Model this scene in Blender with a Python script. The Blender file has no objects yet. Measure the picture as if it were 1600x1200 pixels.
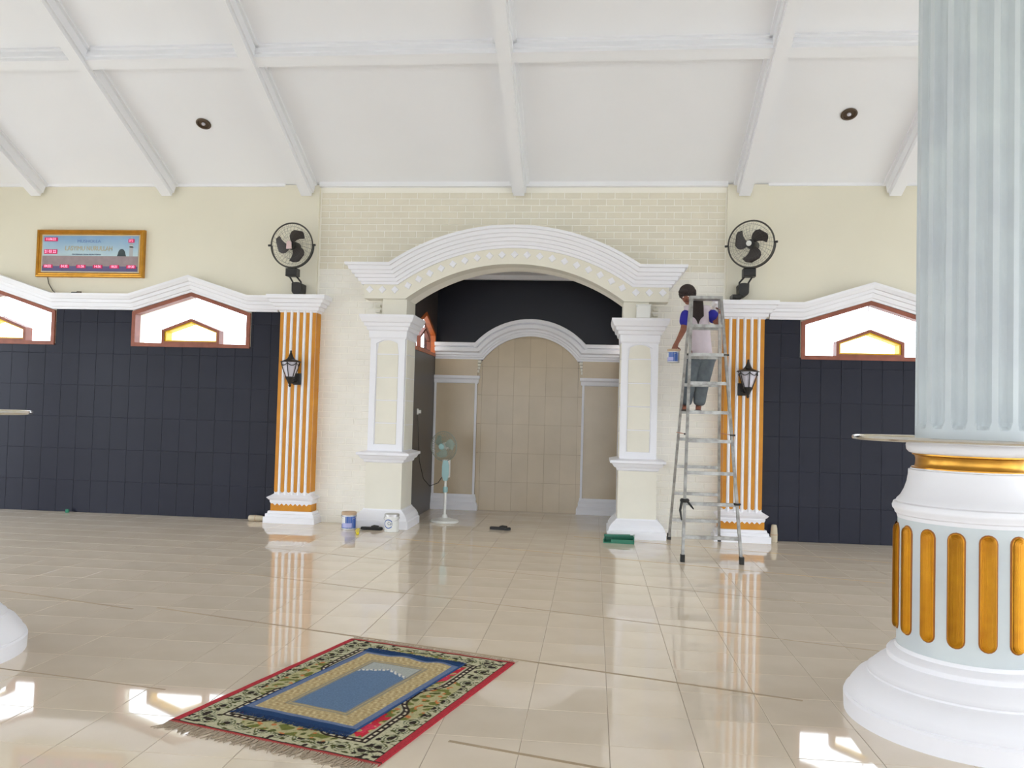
import bpy, bmesh, math, random
import numpy as np
from mathutils import Vector, Matrix
random.seed(7)
PI = math.pi
sc = bpy.context.scene
col = sc.collection

# ------------------------------------------------------------------ camera, sky, exposure
def look(yaw, pitch, roll):
    cy, sy, cp, sp = math.cos(yaw), math.sin(yaw), math.cos(pitch), math.sin(pitch)
    f = Vector((sy*cp, cy*cp, sp)); r = Vector((cy, -sy, 0)); u = r.cross(f)
    cr, sr = math.cos(roll), math.sin(roll)
    return cr*r+sr*u, -sr*r+cr*u, f
cam = bpy.data.objects.new('camera', bpy.data.cameras.new('camera')); col.objects.link(cam)
_r, _u, _f = look(-0.100525038, 0.0350975424, 0.0268814427)
cam.matrix_world = Matrix(((_r.x, _u.x, -_f.x, 0), (_r.y, _u.y, -_f.y, 0), (_r.z, _u.z, -_f.z, 1.5), (0, 0, 0, 1)))
cam.data.sensor_width = 36; cam.data.lens = 1274/1600*36; cam.data.clip_start = .05; cam.data.clip_end = 300
sc.camera = cam
world = bpy.data.worlds.new('overcast_sky'); sc.world = world; world.use_nodes = True
bg = world.node_tree.nodes['Background']
bg.inputs[0].default_value = (.835, .905, 1.0, 1); bg.inputs[1].default_value = 7.0
sc.view_settings.view_transform = 'Standard'; sc.view_settings.look = 'None'
sc.view_settings.gamma = 1; sc.view_settings.use_curve_mapping = False
sc.view_settings.exposure = -0.19
sc.cycles.max_bounces = 14; sc.cycles.diffuse_bounces = 8; sc.cycles.transparent_max_bounces = 16

# ------------------------------------------------------------------ materials
def lin(c): return tuple(((v/255)/12.92 if v/255 <= .04045 else ((v/255+.055)/1.055)**2.4) for v in c)
def mat(name, c, rough=.5, metal=0., spec=.5, var=0., nscale=3., bump=0., bscale=60., emit=0., rand=0., c2=None, ior=None):
    m = bpy.data.materials.new(name); m.use_nodes = True
    nt = m.node_tree; b = nt.nodes['Principled BSDF']; L = nt.links
    c = lin(c); b.inputs['Base Color'].default_value = (*c, 1)
    b.inputs['Roughness'].default_value = rough; b.inputs['Metallic'].default_value = metal
    b.inputs['Specular IOR Level'].default_value = spec
    if ior: b.inputs['IOR'].default_value = ior
    tc = nt.nodes.new('ShaderNodeTexCoord')
    out = None
    if var or c2:
        n = nt.nodes.new('ShaderNodeTexNoise'); n.inputs['Scale'].default_value = nscale; n.inputs['Detail'].default_value = 5
        L.new(tc.outputs['Object'], n.inputs['Vector'])
        mx = nt.nodes.new('ShaderNodeMix'); mx.data_type = 'RGBA'
        rmp = nt.nodes.new('ShaderNodeMapRange'); rmp.inputs[1].default_value = .32; rmp.inputs[2].default_value = .68
        L.new(n.outputs[0], rmp.inputs[0]); L.new(rmp.outputs[0], mx.inputs[0])
        d = lin(c2) if c2 else tuple(v*(1-var) for v in c)
        mx.inputs[6].default_value = (*c, 1); mx.inputs[7].default_value = (*d, 1)
        out = mx.outputs[2]
    if rand:
        oi = nt.nodes.new('ShaderNodeObjectInfo'); hs = nt.nodes.new('ShaderNodeHueSaturation')
        mr = nt.nodes.new('ShaderNodeMapRange'); mr.inputs[3].default_value = 1-rand; mr.inputs[4].default_value = 1+rand
        L.new(oi.outputs['Random'], mr.inputs[0]); L.new(mr.outputs[0], hs.inputs['Value'])
        if out: L.new(out, hs.inputs['Color'])
        else: hs.inputs['Color'].default_value = (*c, 1)
        out = hs.outputs[0]
    if out: L.new(out, b.inputs['Base Color'])
    if bump:
        n2 = nt.nodes.new('ShaderNodeTexNoise'); n2.inputs['Scale'].default_value = bscale; n2.inputs['Detail'].default_value = 3
        L.new(tc.outputs['Object'], n2.inputs['Vector'])
        bp = nt.nodes.new('ShaderNodeBump'); bp.inputs['Strength'].default_value = bump; bp.inputs['Distance'].default_value = .01
        L.new(n2.outputs[0], bp.inputs['Height']); L.new(bp.outputs[0], b.inputs['Normal'])
    if emit:
        b.inputs['Emission Color'].default_value = (*c, 1); b.inputs['Emission Strength'].default_value = emit
    return m
def attr_mat(name, rough=.95):
    m = bpy.data.materials.new(name); m.use_nodes = True; nt = m.node_tree; b = nt.nodes['Principled BSDF']
    a = nt.nodes.new('ShaderNodeAttribute'); a.attribute_name = 'weave'
    nt.links.new(a.outputs['Color'], b.inputs['Base Color']); b.inputs['Roughness'].default_value = rough
    b.inputs['Specular IOR Level'].default_value = .15
    n = nt.nodes.new('ShaderNodeTexNoise'); n.inputs['Scale'].default_value = 350
    bp = nt.nodes.new('ShaderNodeBump'); bp.inputs['Strength'].default_value = .5; bp.inputs['Distance'].default_value = .004
    nt.links.new(n.outputs[0], bp.inputs['Height']); nt.links.new(bp.outputs[0], b.inputs['Normal'])
    return m
WHITE = mat('white_gloss_paint', (234, 234, 239), .42, bump=.06, bscale=25)
CEIL = mat('ceiling_white_paint', (238, 239, 243), .7, var=.03, nscale=.8)
CREAM = mat('cream_wall_paint', (229, 224, 206), .6, var=.05, nscale=.9, bump=.05, bscale=40)
CREAM2 = mat('cream_panel_tile', (229, 225, 211), .45, var=.04, nscale=4, rand=.02)
BRICK = mat('cream_brick_paint', (228, 222, 204), .6, var=.05, nscale=5, bump=.25, bscale=45, rand=.035)
BRICKP = mat('pale_brick_paint', (238, 235, 226), .6, var=.05, nscale=5, bump=.25, bscale=45, rand=.02)
MORTAR = mat('pale_mortar', (245, 242, 232), .7, bump=.15, bscale=60)
DARK = mat('charcoal_wall_tile', (34, 35, 47), .3, var=.12, nscale=2, rand=.06, spec=.16)
GROUTD = mat('slate_grout', (50, 52, 68), .6)
BLACK = mat('black_wall_tile', (30, 31, 40), .35, rand=.06, spec=.3)
BROWNW = mat('dark_brown_wall_tile', (66, 58, 54), .35, var=.1)
TAN = mat('tan_wall_tile', (196, 178, 150), .22, var=.08, nscale=3, rand=.03)
TANG = mat('tan_tile_grout', (150, 134, 110), .7)
FLOOR = mat('polished_beige_tile', (231, 218, 200), .035, c2=(222, 208, 188), nscale=2.2, rand=.03, spec=.8, ior=1.55)
FGROUT = mat('floor_grout', (150, 136, 118), .7)
GOLD = mat('gold_paint', (226, 160, 22), .28, metal=.45, c2=(206, 136, 10), nscale=9)
GOLDD = mat('dark_gold_edge', (150, 88, 12), .5, metal=.2)
GOLDM = mat('gilt_moulding', (206, 150, 60), .3, metal=.8, var=.2, nscale=12)
OCHRE = mat('ochre_stripe_paint', (208, 140, 16), .5, c2=(194, 124, 10), nscale=6)
GREYC = mat('blue_grey_column_paint', (204, 212, 214), .5, c2=(190, 197, 202), nscale=2.5, bump=.08, bscale=18)
CHROME = mat('chrome_rim', (215, 212, 205), .15, metal=1.)
ALU = mat('worn_aluminium', (186, 186, 184), .42, metal=.75, c2=(140, 138, 134), nscale=14)
RUBBER = mat('dark_rubber', (38, 37, 36), .7)
ORANGE = mat('rusty_orange_metal', (176, 108, 84), .6)
WOOD = mat('red_brown_wood', (150, 84, 62), .5, c2=(128, 70, 50), nscale=10)
WOODO = mat('orange_varnished_wood', (196, 104, 44), .4, c2=(160, 78, 30), nscale=8)
YEL = mat('yellow_painted_reveal', (245, 205, 30), .5)
BLK = mat('black_plastic', (30, 29, 29), .42)
BLADE = mat('dark_brown_fan_blade', (44, 36, 34), .4)
IRON = mat('dark_bronze_metal', (50, 48, 46), .5, metal=.4)
OPAL = mat('opal_lamp_glass', (206, 202, 212), .3)
BROWN = mat('brown_downlight_metal', (92, 76, 62), .45, metal=.4)
PLASW = mat('white_plastic', (226, 226, 222), .4)
AQUA = mat('aqua_plastic', (148, 184, 186), .4)
CAGE = mat('grey_green_wire', (150, 158, 146), .5, metal=.3)
GREEN = mat('green_plastic', (20, 112, 84), .35)
BLUEL = mat('blue_can_label', (52, 92, 170), .4)
TIN = mat('bare_tin', (188, 186, 184), .35, metal=.7)
PAINTB = mat('dried_tan_paint', (186, 160, 132), .6)
STONE = mat('beige_cloth_bundle', (196, 184, 160), .8, bump=.3, bscale=30)
YELP = mat('yellow_plastic', (226, 204, 30), .4)
SKIN = mat('brown_skin', (142, 88, 66), .6, c2=(126, 74, 56), nscale=20)
HAIR = mat('dark_brown_hair', (42, 30, 27), .7, bump=.6, bscale=90)
SHIRT = mat('pinkish_white_cotton', (212, 200, 208), .9, var=.08, nscale=9, bump=.3, bscale=25)
BLUE = mat('royal_blue_cotton', (44, 42, 150), .9)
JEANS = mat('grey_blue_denim', (104, 112, 116), .9, c2=(88, 94, 100), nscale=12, bump=.3, bscale=40)
STRIPEY = mat('yellow_brown_tape', (206, 164, 92), .5, c2=(168, 140, 104), nscale=1.4)
STRIPEB = mat('worn_brown_tape', (150, 132, 108), .6, c2=(176, 156, 128), nscale=1.8)
LED = mat('red_led', (255, 165, 195), .4, emit=1.4)
LEDBK = mat('lit_led_window', (190, 36, 92), .4, emit=.25)
def glass_mat():
    m = bpy.data.materials.new('clear_window_glass'); m.use_nodes = True; nt = m.node_tree
    nt.nodes.remove(nt.nodes['Principled BSDF']); o = nt.nodes['Material Output']
    t = nt.nodes.new('ShaderNodeBsdfTransparent'); t.inputs[0].default_value = (.97, .97, .97, 1)
    g = nt.nodes.new('ShaderNodeBsdfGlossy'); g.inputs['Roughness'].default_value = .05
    x = nt.nodes.new('ShaderNodeMixShader'); lw = nt.nodes.new('ShaderNodeLayerWeight'); lw.inputs[0].default_value = .5
    pw = nt.nodes.new('ShaderNodeMath'); pw.operation = 'POWER'; pw.inputs[1].default_value = 5; nt.links.new(lw.outputs['Facing'], pw.inputs[0])
    f = nt.nodes.new('ShaderNodeMath'); f.operation = 'MULTIPLY_ADD'; f.inputs[1].default_value = .9; f.inputs[2].default_value = .04; nt.links.new(pw.outputs[0], f.inputs[0])
    nt.links.new(f.outputs[0], x.inputs[0]); nt.links.new(t.outputs[0], x.inputs[1]); nt.links.new(g.outputs[0], x.inputs[2]); nt.links.new(x.outputs[0], o.inputs[0])
    return m
GLASS = glass_mat()

# ------------------------------------------------------------------ mesh helpers
class MB:
    def __init__(s): s.v = []; s.f = []
    def add(s, vs, fs):
        n = len(s.v); s.v += [tuple(v) for v in vs]; s.f += [tuple(i+n for i in f) for f in fs]; return s
    def box(s, x0, x1, y0, y1, z0, z1):
        return s.add([(x0,y0,z0),(x1,y0,z0),(x1,y1,z0),(x0,y1,z0),(x0,y0,z1),(x1,y0,z1),(x1,y1,z1),(x0,y1,z1)],
                     [(0,3,2,1),(4,5,6,7),(0,1,5,4),(1,2,6,5),(2,3,7,6),(3,0,4,7)])
    def bbox(s, x0, x1, y0, y1, z0, z1, b=.004):     # box whose face towards the room (-y) is chamfered
        return s.add([(x0,y0+b,z0),(x1,y0+b,z0),(x1,y1,z0),(x0,y1,z0),(x0,y0+b,z1),(x1,y0+b,z1),(x1,y1,z1),(x0,y1,z1),
                      (x0+b,y0,z0+b),(x1-b,y0,z0+b),(x1-b,y0,z1-b),(x0+b,y0,z1-b)],
                     [(0,3,2,1),(4,5,6,7),(1,2,6,5),(2,3,7,6),(3,0,4,7),(8,9,10,11),(0,1,9,8),(1,5,10,9),(5,4,11,10),(4,0,8,11)])
    def prism(s, pts, y0, y1):                        # polygon in x,z (counter-clockwise seen from -y), pushed along y
        n = len(pts)
        return s.add([(x,y0,z) for x,z in pts]+[(x,y1,z) for x,z in pts],
                     [tuple(range(n)), tuple(range(2*n-1,n-1,-1))]+[(i,i+n,(i+1)%n+n,(i+1)%n) for i in range(n)])
    def lathe(s, prof, seg=48, c=(0,0,0), cap=True):  # prof: (radius, z)
        vs = [(c[0]+r*math.cos(2*PI*k/seg), c[1]+r*math.sin(2*PI*k/seg), c[2]+z) for r,z in prof for k in range(seg)]
        fs = [(i*seg+k, i*seg+(k+1)%seg, (i+1)*seg+(k+1)%seg, (i+1)*seg+k) for i in range(len(prof)-1) for k in range(seg)]
        if cap: fs += [tuple(range(seg-1,-1,-1)), tuple((len(prof)-1)*seg+k for k in range(seg))]
        return s.add(vs, fs)
    def tube(s, pts, r, seg=8, closed=False):
        pts = [Vector(p) for p in pts]; n = len(pts); rs = r if isinstance(r,(list,tuple)) else [r]*n
        vs = []; prev = None
        for i,p in enumerate(pts):
            a = pts[(i-1)%n] if (closed or i>0) else p; b = pts[(i+1)%n] if (closed or i<n-1) else p
            t = (b-a).normalized()
            if prev is None:
                h = Vector((0,0,1)) if abs(t.z)<.9 else Vector((1,0,0)); u = t.cross(h).normalized()
            else: u = (prev-t*prev.dot(t)).normalized()
            prev = u; w = t.cross(u)
            vs += [p+(u*math.cos(2*PI*k/seg)+w*math.sin(2*PI*k/seg))*rs[i] for k in range(seg)]
        m = n if closed else n-1
        fs = [(i*seg+k, i*seg+(k+1)%seg, ((i+1)%n)*seg+(k+1)%seg, ((i+1)%n)*seg+k) for i in range(m) for k in range(seg)]
        if not closed: fs += [tuple(range(seg-1,-1,-1)), tuple((n-1)*seg+k for k in range(seg))]
        return s.add(vs, fs)
    def bar(s, a, b, w, d, up=(0,1,0)):               # rectangular bar from a to b
        a = Vector(a); b = Vector(b); t = (b-a).normalized(); u = t.cross(Vector(up)).normalized(); v = u.cross(t)
        vs = [p+u*(sx*w/2)+v*(sy*d/2) for p in (a,b) for sx,sy in ((-1,-1),(1,-1),(1,1),(-1,1))]
        return s.add(vs, [(0,3,2,1),(4,5,6,7),(0,1,5,4),(1,2,6,5),(2,3,7,6),(3,0,4,7)])
    def rings(s, x0, x1, yf, yb, prof):               # stacked rectangles growing by e on front and both sides; prof (z, e)
        vs = []
        for z,e in prof: vs += [(x0-e,yf-e,z),(x1+e,yf-e,z),(x1+e,yb,z),(x0-e,yb,z)]
        n = len(prof); fs = [(3,2,1,0), tuple((n-1)*4+k for k in range(4))]
        fs += [(i*4+k, i*4+(k+1)%4, (i+1)*4+(k+1)%4, (i+1)*4+k) for i in range(n-1) for k in range(4)]
        return s.add(vs, fs)
    def sphere(s, c, r, seg=16, rn=10):
        rx,ry,rz = r if isinstance(r,tuple) else (r,r,r)
        vs = [(c[0],c[1],c[2]-rz)]
        for i in range(1,rn):
            a = -PI/2+PI*i/rn
            vs += [(c[0]+rx*math.cos(a)*math.cos(2*PI*k/seg), c[1]+ry*math.cos(a)*math.sin(2*PI*k/seg), c[2]+rz*math.sin(a)) for k in range(seg)]
        vs.append((c[0],c[1],c[2]+rz)); T = len(vs)-1
        fs = [(0,1+(k+1)%seg,1+k) for k in range(seg)]+[(T,T-seg+k,T-seg+(k+1)%seg) for k in range(seg)]
        fs += [(1+i*seg+k,1+i*seg+(k+1)%seg,1+(i+1)*seg+(k+1)%seg,1+(i+1)*seg+k) for i in range(rn-2) for k in range(seg)]
        return s.add(vs, fs)
    def sweep(s, path, prof, y0, yw, flare=(1,1)):
        """moulding along path (x,z); prof (v along the upward normal, d towards the room); ends flare out by d and return to the wall"""
        n = len(path); P = [Vector((x,0,z)) for x,z in path]; mit = []
        for i in range(n):
            d1 = (P[i]-P[i-1]).normalized() if i else None; d2 = (P[i+1]-P[i]).normalized() if i<n-1 else None
            ns = [Vector((-d.z,0,d.x)) for d in (d1,d2) if d]
            m = sum(ns, Vector()).normalized(); m = m/max(.3, m.dot(ns[0])); mit.append(m)
        cols = []
        for i in range(n):
            cols.append([(P[i].x+mit[i].x*v + (0 if 0<i<n-1 else (-d*flare[0] if i==0 else d*flare[1])), y0-d, P[i].z+mit[i].z*v) for v,d in prof])
        cols.insert(0, [(x,yw,z) for x,y,z in cols[0]]); cols.append([(x,yw,z) for x,y,z in cols[-1]])
        k = len(prof); vs = [p for c in cols for p in c]
        fs = [(i*k+j, (i+1)*k+j, (i+1)*k+j+1, i*k+j+1) for i in range(len(cols)-1) for j in range(k-1)]
        fs += [((i+1)*k-1, (i+2)*k-1, (i+1)*k, i*k) for i in range(len(cols)-1)]
        fs += [tuple(range(k-1,-1,-1)), tuple((len(cols)-1)*k+j for j in range(k))]
        return s.add(vs, fs)
    def mesh(s, name, m, off=(0,0,0), smooth=False):
        me = bpy.data.meshes.new(name)
        o = off; me.from_pydata([(x-o[0],y-o[1],z-o[2]) for x,y,z in s.v], [], s.f)
        bm = bmesh.new(); bm.from_mesh(me); bmesh.ops.recalc_face_normals(bm, faces=bm.faces)
        if smooth:
            for f in bm.faces: f.smooth = True
            for e in bm.edges:
                if len(e.link_faces)==2 and e.calc_face_angle(0) > .6: e.smooth = False
        bm.to_mesh(me); bm.free(); me.materials.append(m)
        return me
    def build(s, name, m, parent=None, world=True, smooth=False, label=None, kind=None):
        off = parent.get('_o', (0,0,0)) if (parent and world) else (0,0,0)
        o = bpy.data.objects.new(name, s.mesh(name, m, off, smooth)); col.objects.link(o)
        if parent: o.parent = parent; o['_o'] = tuple(off)
        if label: o['label'] = label
        if kind: o['kind'] = kind
        return o
def inst(o, parent, loc=(0,0,0), rot=(0,0,0)):
    c = o.copy(); col.objects.link(c); c.parent = parent; c.location = loc; c.rotation_euler = rot; return c
def thing(name, label, cat, loc=(0,0,0), group=None, rz=0):
    o = bpy.data.objects.new(name, None); col.objects.link(o); o.location = loc; o.rotation_euler = (0,0,rz)
    o['label'] = label; o['category'] = cat; o['_o'] = tuple(loc)
    if group: o['group'] = group
    return o
def tag(o, label, cat, group=None):
    o['label'] = label; o['category'] = cat
    if group: o['group'] = group
    return o
def struct(mb, name, m, smooth=False):
    return mb.build(name, m, kind='structure', smooth=smooth)
def copy_tree(o, parent=None):
    c = o.copy(); col.objects.link(c); c.parent = parent
    for ch in list(o.children): copy_tree(ch, c)
    return c
def text(s, size, x, y, z, name, m, parent, depth=.003, align='CENTER', label=None, sx=1.):
    cu = bpy.data.curves.new('t', 'FONT'); cu.body = s; cu.size = size; cu.align_x = align; cu.align_y = 'CENTER'; cu.extrude = depth
    cu.resolution_u = 3
    t = bpy.data.objects.new('t', cu); col.objects.link(t)
    me = bpy.data.meshes.new_from_object(t.evaluated_get(bpy.context.evaluated_depsgraph_get()))
    bpy.data.objects.remove(t)
    off = parent['_o']
    for v in me.vertices: v.co = Vector((v.co.x*sx+x-off[0], y-v.co.z-off[1], v.co.y+z-off[2]))
    me.materials.clear(); me.materials.append(m)
    o = bpy.data.objects.new(name, me); col.objects.link(o); o.parent = parent
    if label: o['label'] = label
    return o
def arc(cx, cz, R, half, n=32):                       # from left end to right end over the top
    a = math.asin(half/R); return [(cx+R*math.sin(t), cz+R*math.cos(t)) for t in [(-a+2*a*i/n) for i in range(n+1)]]

# ------------------------------------------------------------------ room shell
NT = .05
XL, XR, YB, YW, WT = -9.6, 7.5, -7.73, 10.45, .31
A = math.tan(math.radians(25.5)); EAVE = 4.45; RIDGE = 1.36
XA = -1.04
YN = 12.45
def zc(y): return EAVE + A*(YW-y)
# outside ground
struct(MB().box(-60, 60, -60, 70, -.35, -.2), 'ground_outside', mat('pale_concrete_yard', (212, 211, 206), .9, var=.1, nscale=.3))
# floor: grout slab, then single tiles
fl = struct(MB().box(XL, XR, YB, YN+.1, -.12, -.002), 'floor', FGROUT)
TS = .4; gx0 = -.694; gy0 = 6.589
def tmesh():
    b = .002; h = TS/2-.0012
    m = MB().add([(-h,-h,-.006),(h,-h,-.006),(h,h,-.006),(-h,h,-.006),(-h,-h,-b*.6),(h,-h,-b*.6),(h,h,-b*.6),(-h,h,-b*.6),(-h+b,-h+b,0),(h-b,-h+b,0),(h-b,h-b,0),(-h+b,h-b,0)],
                 [(0,3,2,1),(0,1,5,4),(1,2,6,5),(2,3,7,6),(3,0,4,7),(4,5,9,8),(5,6,10,9),(6,7,11,10),(7,4,8,11),(8,9,10,11)])
    return m
tm = tmesh(); tile_me = tm.mesh('floor_tile', FLOOR)
def inview(x, y):
    d = Vector((x, y, -1.5)); zz = d.dot(_f)
    if zz < .5: return False
    px, py = 800+1274*d.dot(_r)/zz, 600-1274*d.dot(_u)/zz
    return -60 < px < 1660 and py < 1290
cells = []
for i in range(-24, 22):
    for j in range(-16, 38):
        x = gx0+TS*(i+.5); y = gy0+TS*(j-.5)-.4*0
        if x-TS/2 < XL-.05 or x+TS/2 > XR+.05 or y-TS/2 < YB-.05 or y > YN: continue
        if y > YW+.15 and not (-2.7 < x < .65): continue
        cells.append((x, y))
vis = sorted([c for c in cells if inview(*c)], key=lambda c: c[0]**2+c[1]**2)[:300]
vs_ = set(vis)
for x, y in vis:
    o = bpy.data.objects.new('floor_tile', tile_me); col.objects.link(o); o.parent = fl; o.location = (x, y, 0)
rest = MB()
for x, y in cells:
    if (x, y) not in vs_: rest.add([(vx+x, vy+y, vz) for vx,vy,vz in tm.v], tm.f)
rest.build('floor_tile', FLOOR, fl, kind='stuff')
# skewed prayer lines taped over the tiles
def strip(x0, y0, x1, y1, w, m, lab):
    d = Vector((x1-x0, y1-y0, 0)).normalized(); n = Vector((-d.y, d.x, 0))*w/2; a = Vector((x0,y0,0)); b = Vector((x1,y1,0))
    z = Vector((0,0,.0012)); v = [a-n,b-n,b+n,a+n]
    MB().add([*v, *[p+z for p in v]], [(0,3,2,1),(4,5,6,7),(0,1,5,4),(1,2,6,5),(2,3,7,6),(3,0,4,7)]).build('prayer_line', m, fl, label=lab)
strip(-2.25, 9.36, 2.75, 8.0, .012, STRIPEY, 'thin yellow prayer line on the floor')
strip(-.2, 10.1, 3.6, 9.06, .010, STRIPEY, 'thin yellow prayer line on the floor')
strip(-3.7, 8.48, 1.9, 6.97, .008, STRIPEB, 'faint brown prayer line on the floor')
strip(-3.6, 7.22, 1.9, 5.63, .012, STRIPEB, 'thin brown prayer line on the floor')
strip(-4.6, 6.03, -3.3, 5.68, .022, STRIPEB, 'worn brown prayer line on the floor')
strip(-3.15, 5.75, 1.15, 4.56, .020, STRIPEB, 'worn brown prayer line on the floor')
strip(-3.3, 4.3, -2.2, 4.13, .010, STRIPEB, 'faint brown prayer line on the floor')
strip(-.62, 3.72, .35, 3.47, .022, STRIPEB, 'worn brown prayer line on the floor')

# front wall, centre, with the arched opening
HALF = 1.39; SPR = 2.92; RISE = .46; RA = (HALF**2+RISE**2)/(2*RISE); CZA = SPR+RISE-RA
XB0, XB1 = -3.86, 1.78
soff = arc(XA, CZA, RA, HALF)
pts = [(XB0,0),(XA-HALF,0)]+soff+[(XA+HALF,0),(XB1,0),(XB1,4.62),(XB0,4.62)]
wc = struct(MB().prism(pts, YW, YW+WT), 'wall_front', MORTAR)
# bricks, one by one, on the centre wall
bricks = []
BW, BH = .215, .0855
def hull(x, z):                                       # inside the ground covered by arch and piers
    if z < 2.9: return XA-HALF-.42 < x < XA+HALF+.42
    if z < 3.3: return XA-1.98 < x < XA+1.98
    zt = 3.10+.48-2.553+math.sqrt(max(0, 2.78**2-(x-XA)**2)) if abs(x-XA) < 2.0 else 0
    return z < zt-.03
r = 0
while r*BH < 4.36:
    z0 = r*BH+.006; x = -3.66-(BW/2 if r%2 else 0)
    while x < 1.62:
        a, b = max(x+.005, -3.66), min(x+BW-.005, 1.60)
        if b-a > .03 and not (hull(a, z0+BH/2) and hull(b, z0+BH/2)): bricks.append((a, b, z0, z0+BH-.011))
        x += BW
    r += 1
bricks.sort(key=lambda q: (q[0]/2+q[1]/2)**2+YW**2+(q[2]-1.5)**2)
seen = [q for q in bricks if not (q[2] < 2.6 and q[1] < -3.6)]
cache = {}
def brick_obj(q):
    k = (round(q[1]-q[0], 3), random.randint(0,1)); up = q[2] > 3.33
    key = (k, up)
    if key not in cache:
        w = q[1]-q[0]; d = .0035+.002*k[1]
        cache[key] = MB().bbox(-w/2, w/2, -d, .002, 0, BH-.011, .0035).mesh('brick', BRICK if up else BRICKP)
    o = bpy.data.objects.new('brick', cache[key]); col.objects.link(o); o.parent = wc
    o.location = ((q[0]+q[1])/2, YW, q[2])
for q in seen[:300]: brick_obj(q)
chosen = set(seen[:300])
for up in (True, False):
    mb = MB()
    for q in bricks:
        if q not in chosen and (q[2] > 3.33) == up: mb.bbox(q[0], q[1], YW-.005, YW+.002, q[2], q[3], .0035)
    if mb.v: mb.build('brick', BRICK if up else BRICKP, wc, kind='stuff')
# side stretches of the front wall, with gabled clerestory openings
WIN = {'l': [-8.18, -5.41], 'r': [3.38, 6.12]}
ZB, ZS, ZP, HW = 2.28, 2.73, 3.0, .83
def side_wall(name, x0, x1, wins):
    m = MB().box(x0, x1, YW, YW+WT, 0, ZB)
    xs = [x0]+[v for c in wins for v in (c-HW, c+HW)]+[x1]
    for k in range(0, len(xs), 2): m.box(xs[k], xs[k+1], YW, YW+WT, ZB, ZS)
    bot = [(x0, ZS)]
    for c in wins: bot += [(c-HW, ZS), (c, ZP), (c+HW, ZS)]
    bot += [(x1, ZS), (x1, 4.62), (x0, 4.62)]
    m.prism(bot, YW, YW+WT); return struct(m, name, CREAM)
wl = side_wall('wall_front_left', XL, XB0, WIN['l']); wr = side_wall('wall_front_right', XB1, XR, WIN['r'])
# shallow piers over the striped pilasters
struct(MB().box(-4.16, -3.68, YW-.045, YW, 2.9, EAVE), 'trim_1', CREAM)
struct(MB().box(1.62, 2.12, YW-.045, YW, 2.9, EAVE), 'trim_2', CREAM)
# charcoal tiles of the side stretches, one by one
def tiles_dark(wall, x0, x1, wins, xref, vis0, vis1):
    TW, TH = .245, .43
    MB().box(x0, x1, YW-.006, YW, 0, ZB).build('tile_backing', GROUTD, wall)
    xs = [x0]+[v for c in wins for v in (c-HW-.01, c+HW+.01)]+[x1]
    up = MB()
    for k in range(0, len(xs), 2): up.box(xs[k], xs[k+1], YW-.006, YW, ZB, ZS+.03)
    up.build('tile_backing', GROUTD, wall)
    me = {}; stuff = MB(); n0 = math.floor((x0-xref)/TW)
    for i in range(n0, n0+80):
        for j in range(7):
            a, b = xref+TW*i+.001, xref+TW*(i+1)-.001; z0, z1 = TH*j+.001, min(TH*(j+1)-.001, ZS+.02)
            a, b = max(a, x0+.002), min(b, x1-.002)
            if b-a < .02: continue
            segs = [(a, b, z0, z1)]
            for c in wins:
                wa, wb = c-HW-.01, c+HW+.01; ns = []
                for s in segs:
                    if s[3] <= ZB or s[1] <= wa or s[0] >= wb: ns.append(s); continue
                    if s[2] < ZB-.02: ns.append((s[0], s[1], s[2], ZB-.004)); lo = ZB
                    else: lo = s[2]
                    if s[0] < wa-.01: ns.append((s[0], wa, lo, s[3]))
                    if s[1] > wb+.01: ns.append((wb, s[1], lo, s[3]))
                segs = ns
            for s in segs:
                if s[1] > vis0 and s[0] < vis1:
                    k = (round(s[1]-s[0], 3), round(s[3]-s[2], 3))
                    if k not in me: me[k] = MB().bbox(-k[0]/2, k[0]/2, -.005, 0, 0, k[1], .002).mesh('wall_tile', DARK)
                    o = bpy.data.objects.new('wall_tile', me[k]); col.objects.link(o); o.parent = wall; o.location = ((s[0]+s[1])/2, YW-.006, s[2])
                    o.rotation_euler = (random.uniform(-.002,.002), 0, random.uniform(-.003,.003))
                else: stuff.bbox(s[0], s[1], YW-.011, YW-.006, s[2], s[3], .002)
    if stuff.v: stuff.build('wall_tile', DARK, wall, kind='stuff')
tiles_dark(wl, XL, -4.09, WIN['l'], -7.23, -8.6, 0)
tiles_dark(wr, 2.06, XR, WIN['r'], 2.06, 0, 4.2)
# side and back walls with tall openings to the open terraces
def open_wall_x(name, xa, xb, gaps):
    m = MB(); y = YB
    for g0, g1 in gaps: m.box(xa, xb, y, g0, 0, EAVE); m.box(xa, xb, g0, g1, 3.1, EAVE); y = g1
    m.box(xa, xb, y, YW+WT, 0, EAVE)
    m.add([(x, yy, z) for x in (xa, xb) for yy, z in ((YB, EAVE), (YW, EAVE), (RIDGE, zc(RIDGE)))], [(0,1,2),(5,4,3),(0,3,4,1),(1,4,5,2),(2,5,3,0)])
    return struct(m, name, CREAM)
GY = [(-6.9, -4.1), (-3.3, -.5), (.3, 3.1), (3.9, 6.7), (7.4, 9.6)]
open_wall_x('wall_left', XL-.3, XL, GY); open_wall_x('wall_right', XR, XR+.3, GY)
m = MB(); x = XL-.3
for g in (-8.2, -4.9, -1.6, 1.7, 4.4):
    m.box(x, g, YB-.3, YB, 0, EAVE); m.box(g, g+2.4, YB-.3, YB, 3.1, EAVE); x = g+2.4
m.box(x, XR+.3, YB-.3, YB, 0, EAVE); struct(m, 'wall_back', CREAM)
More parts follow.
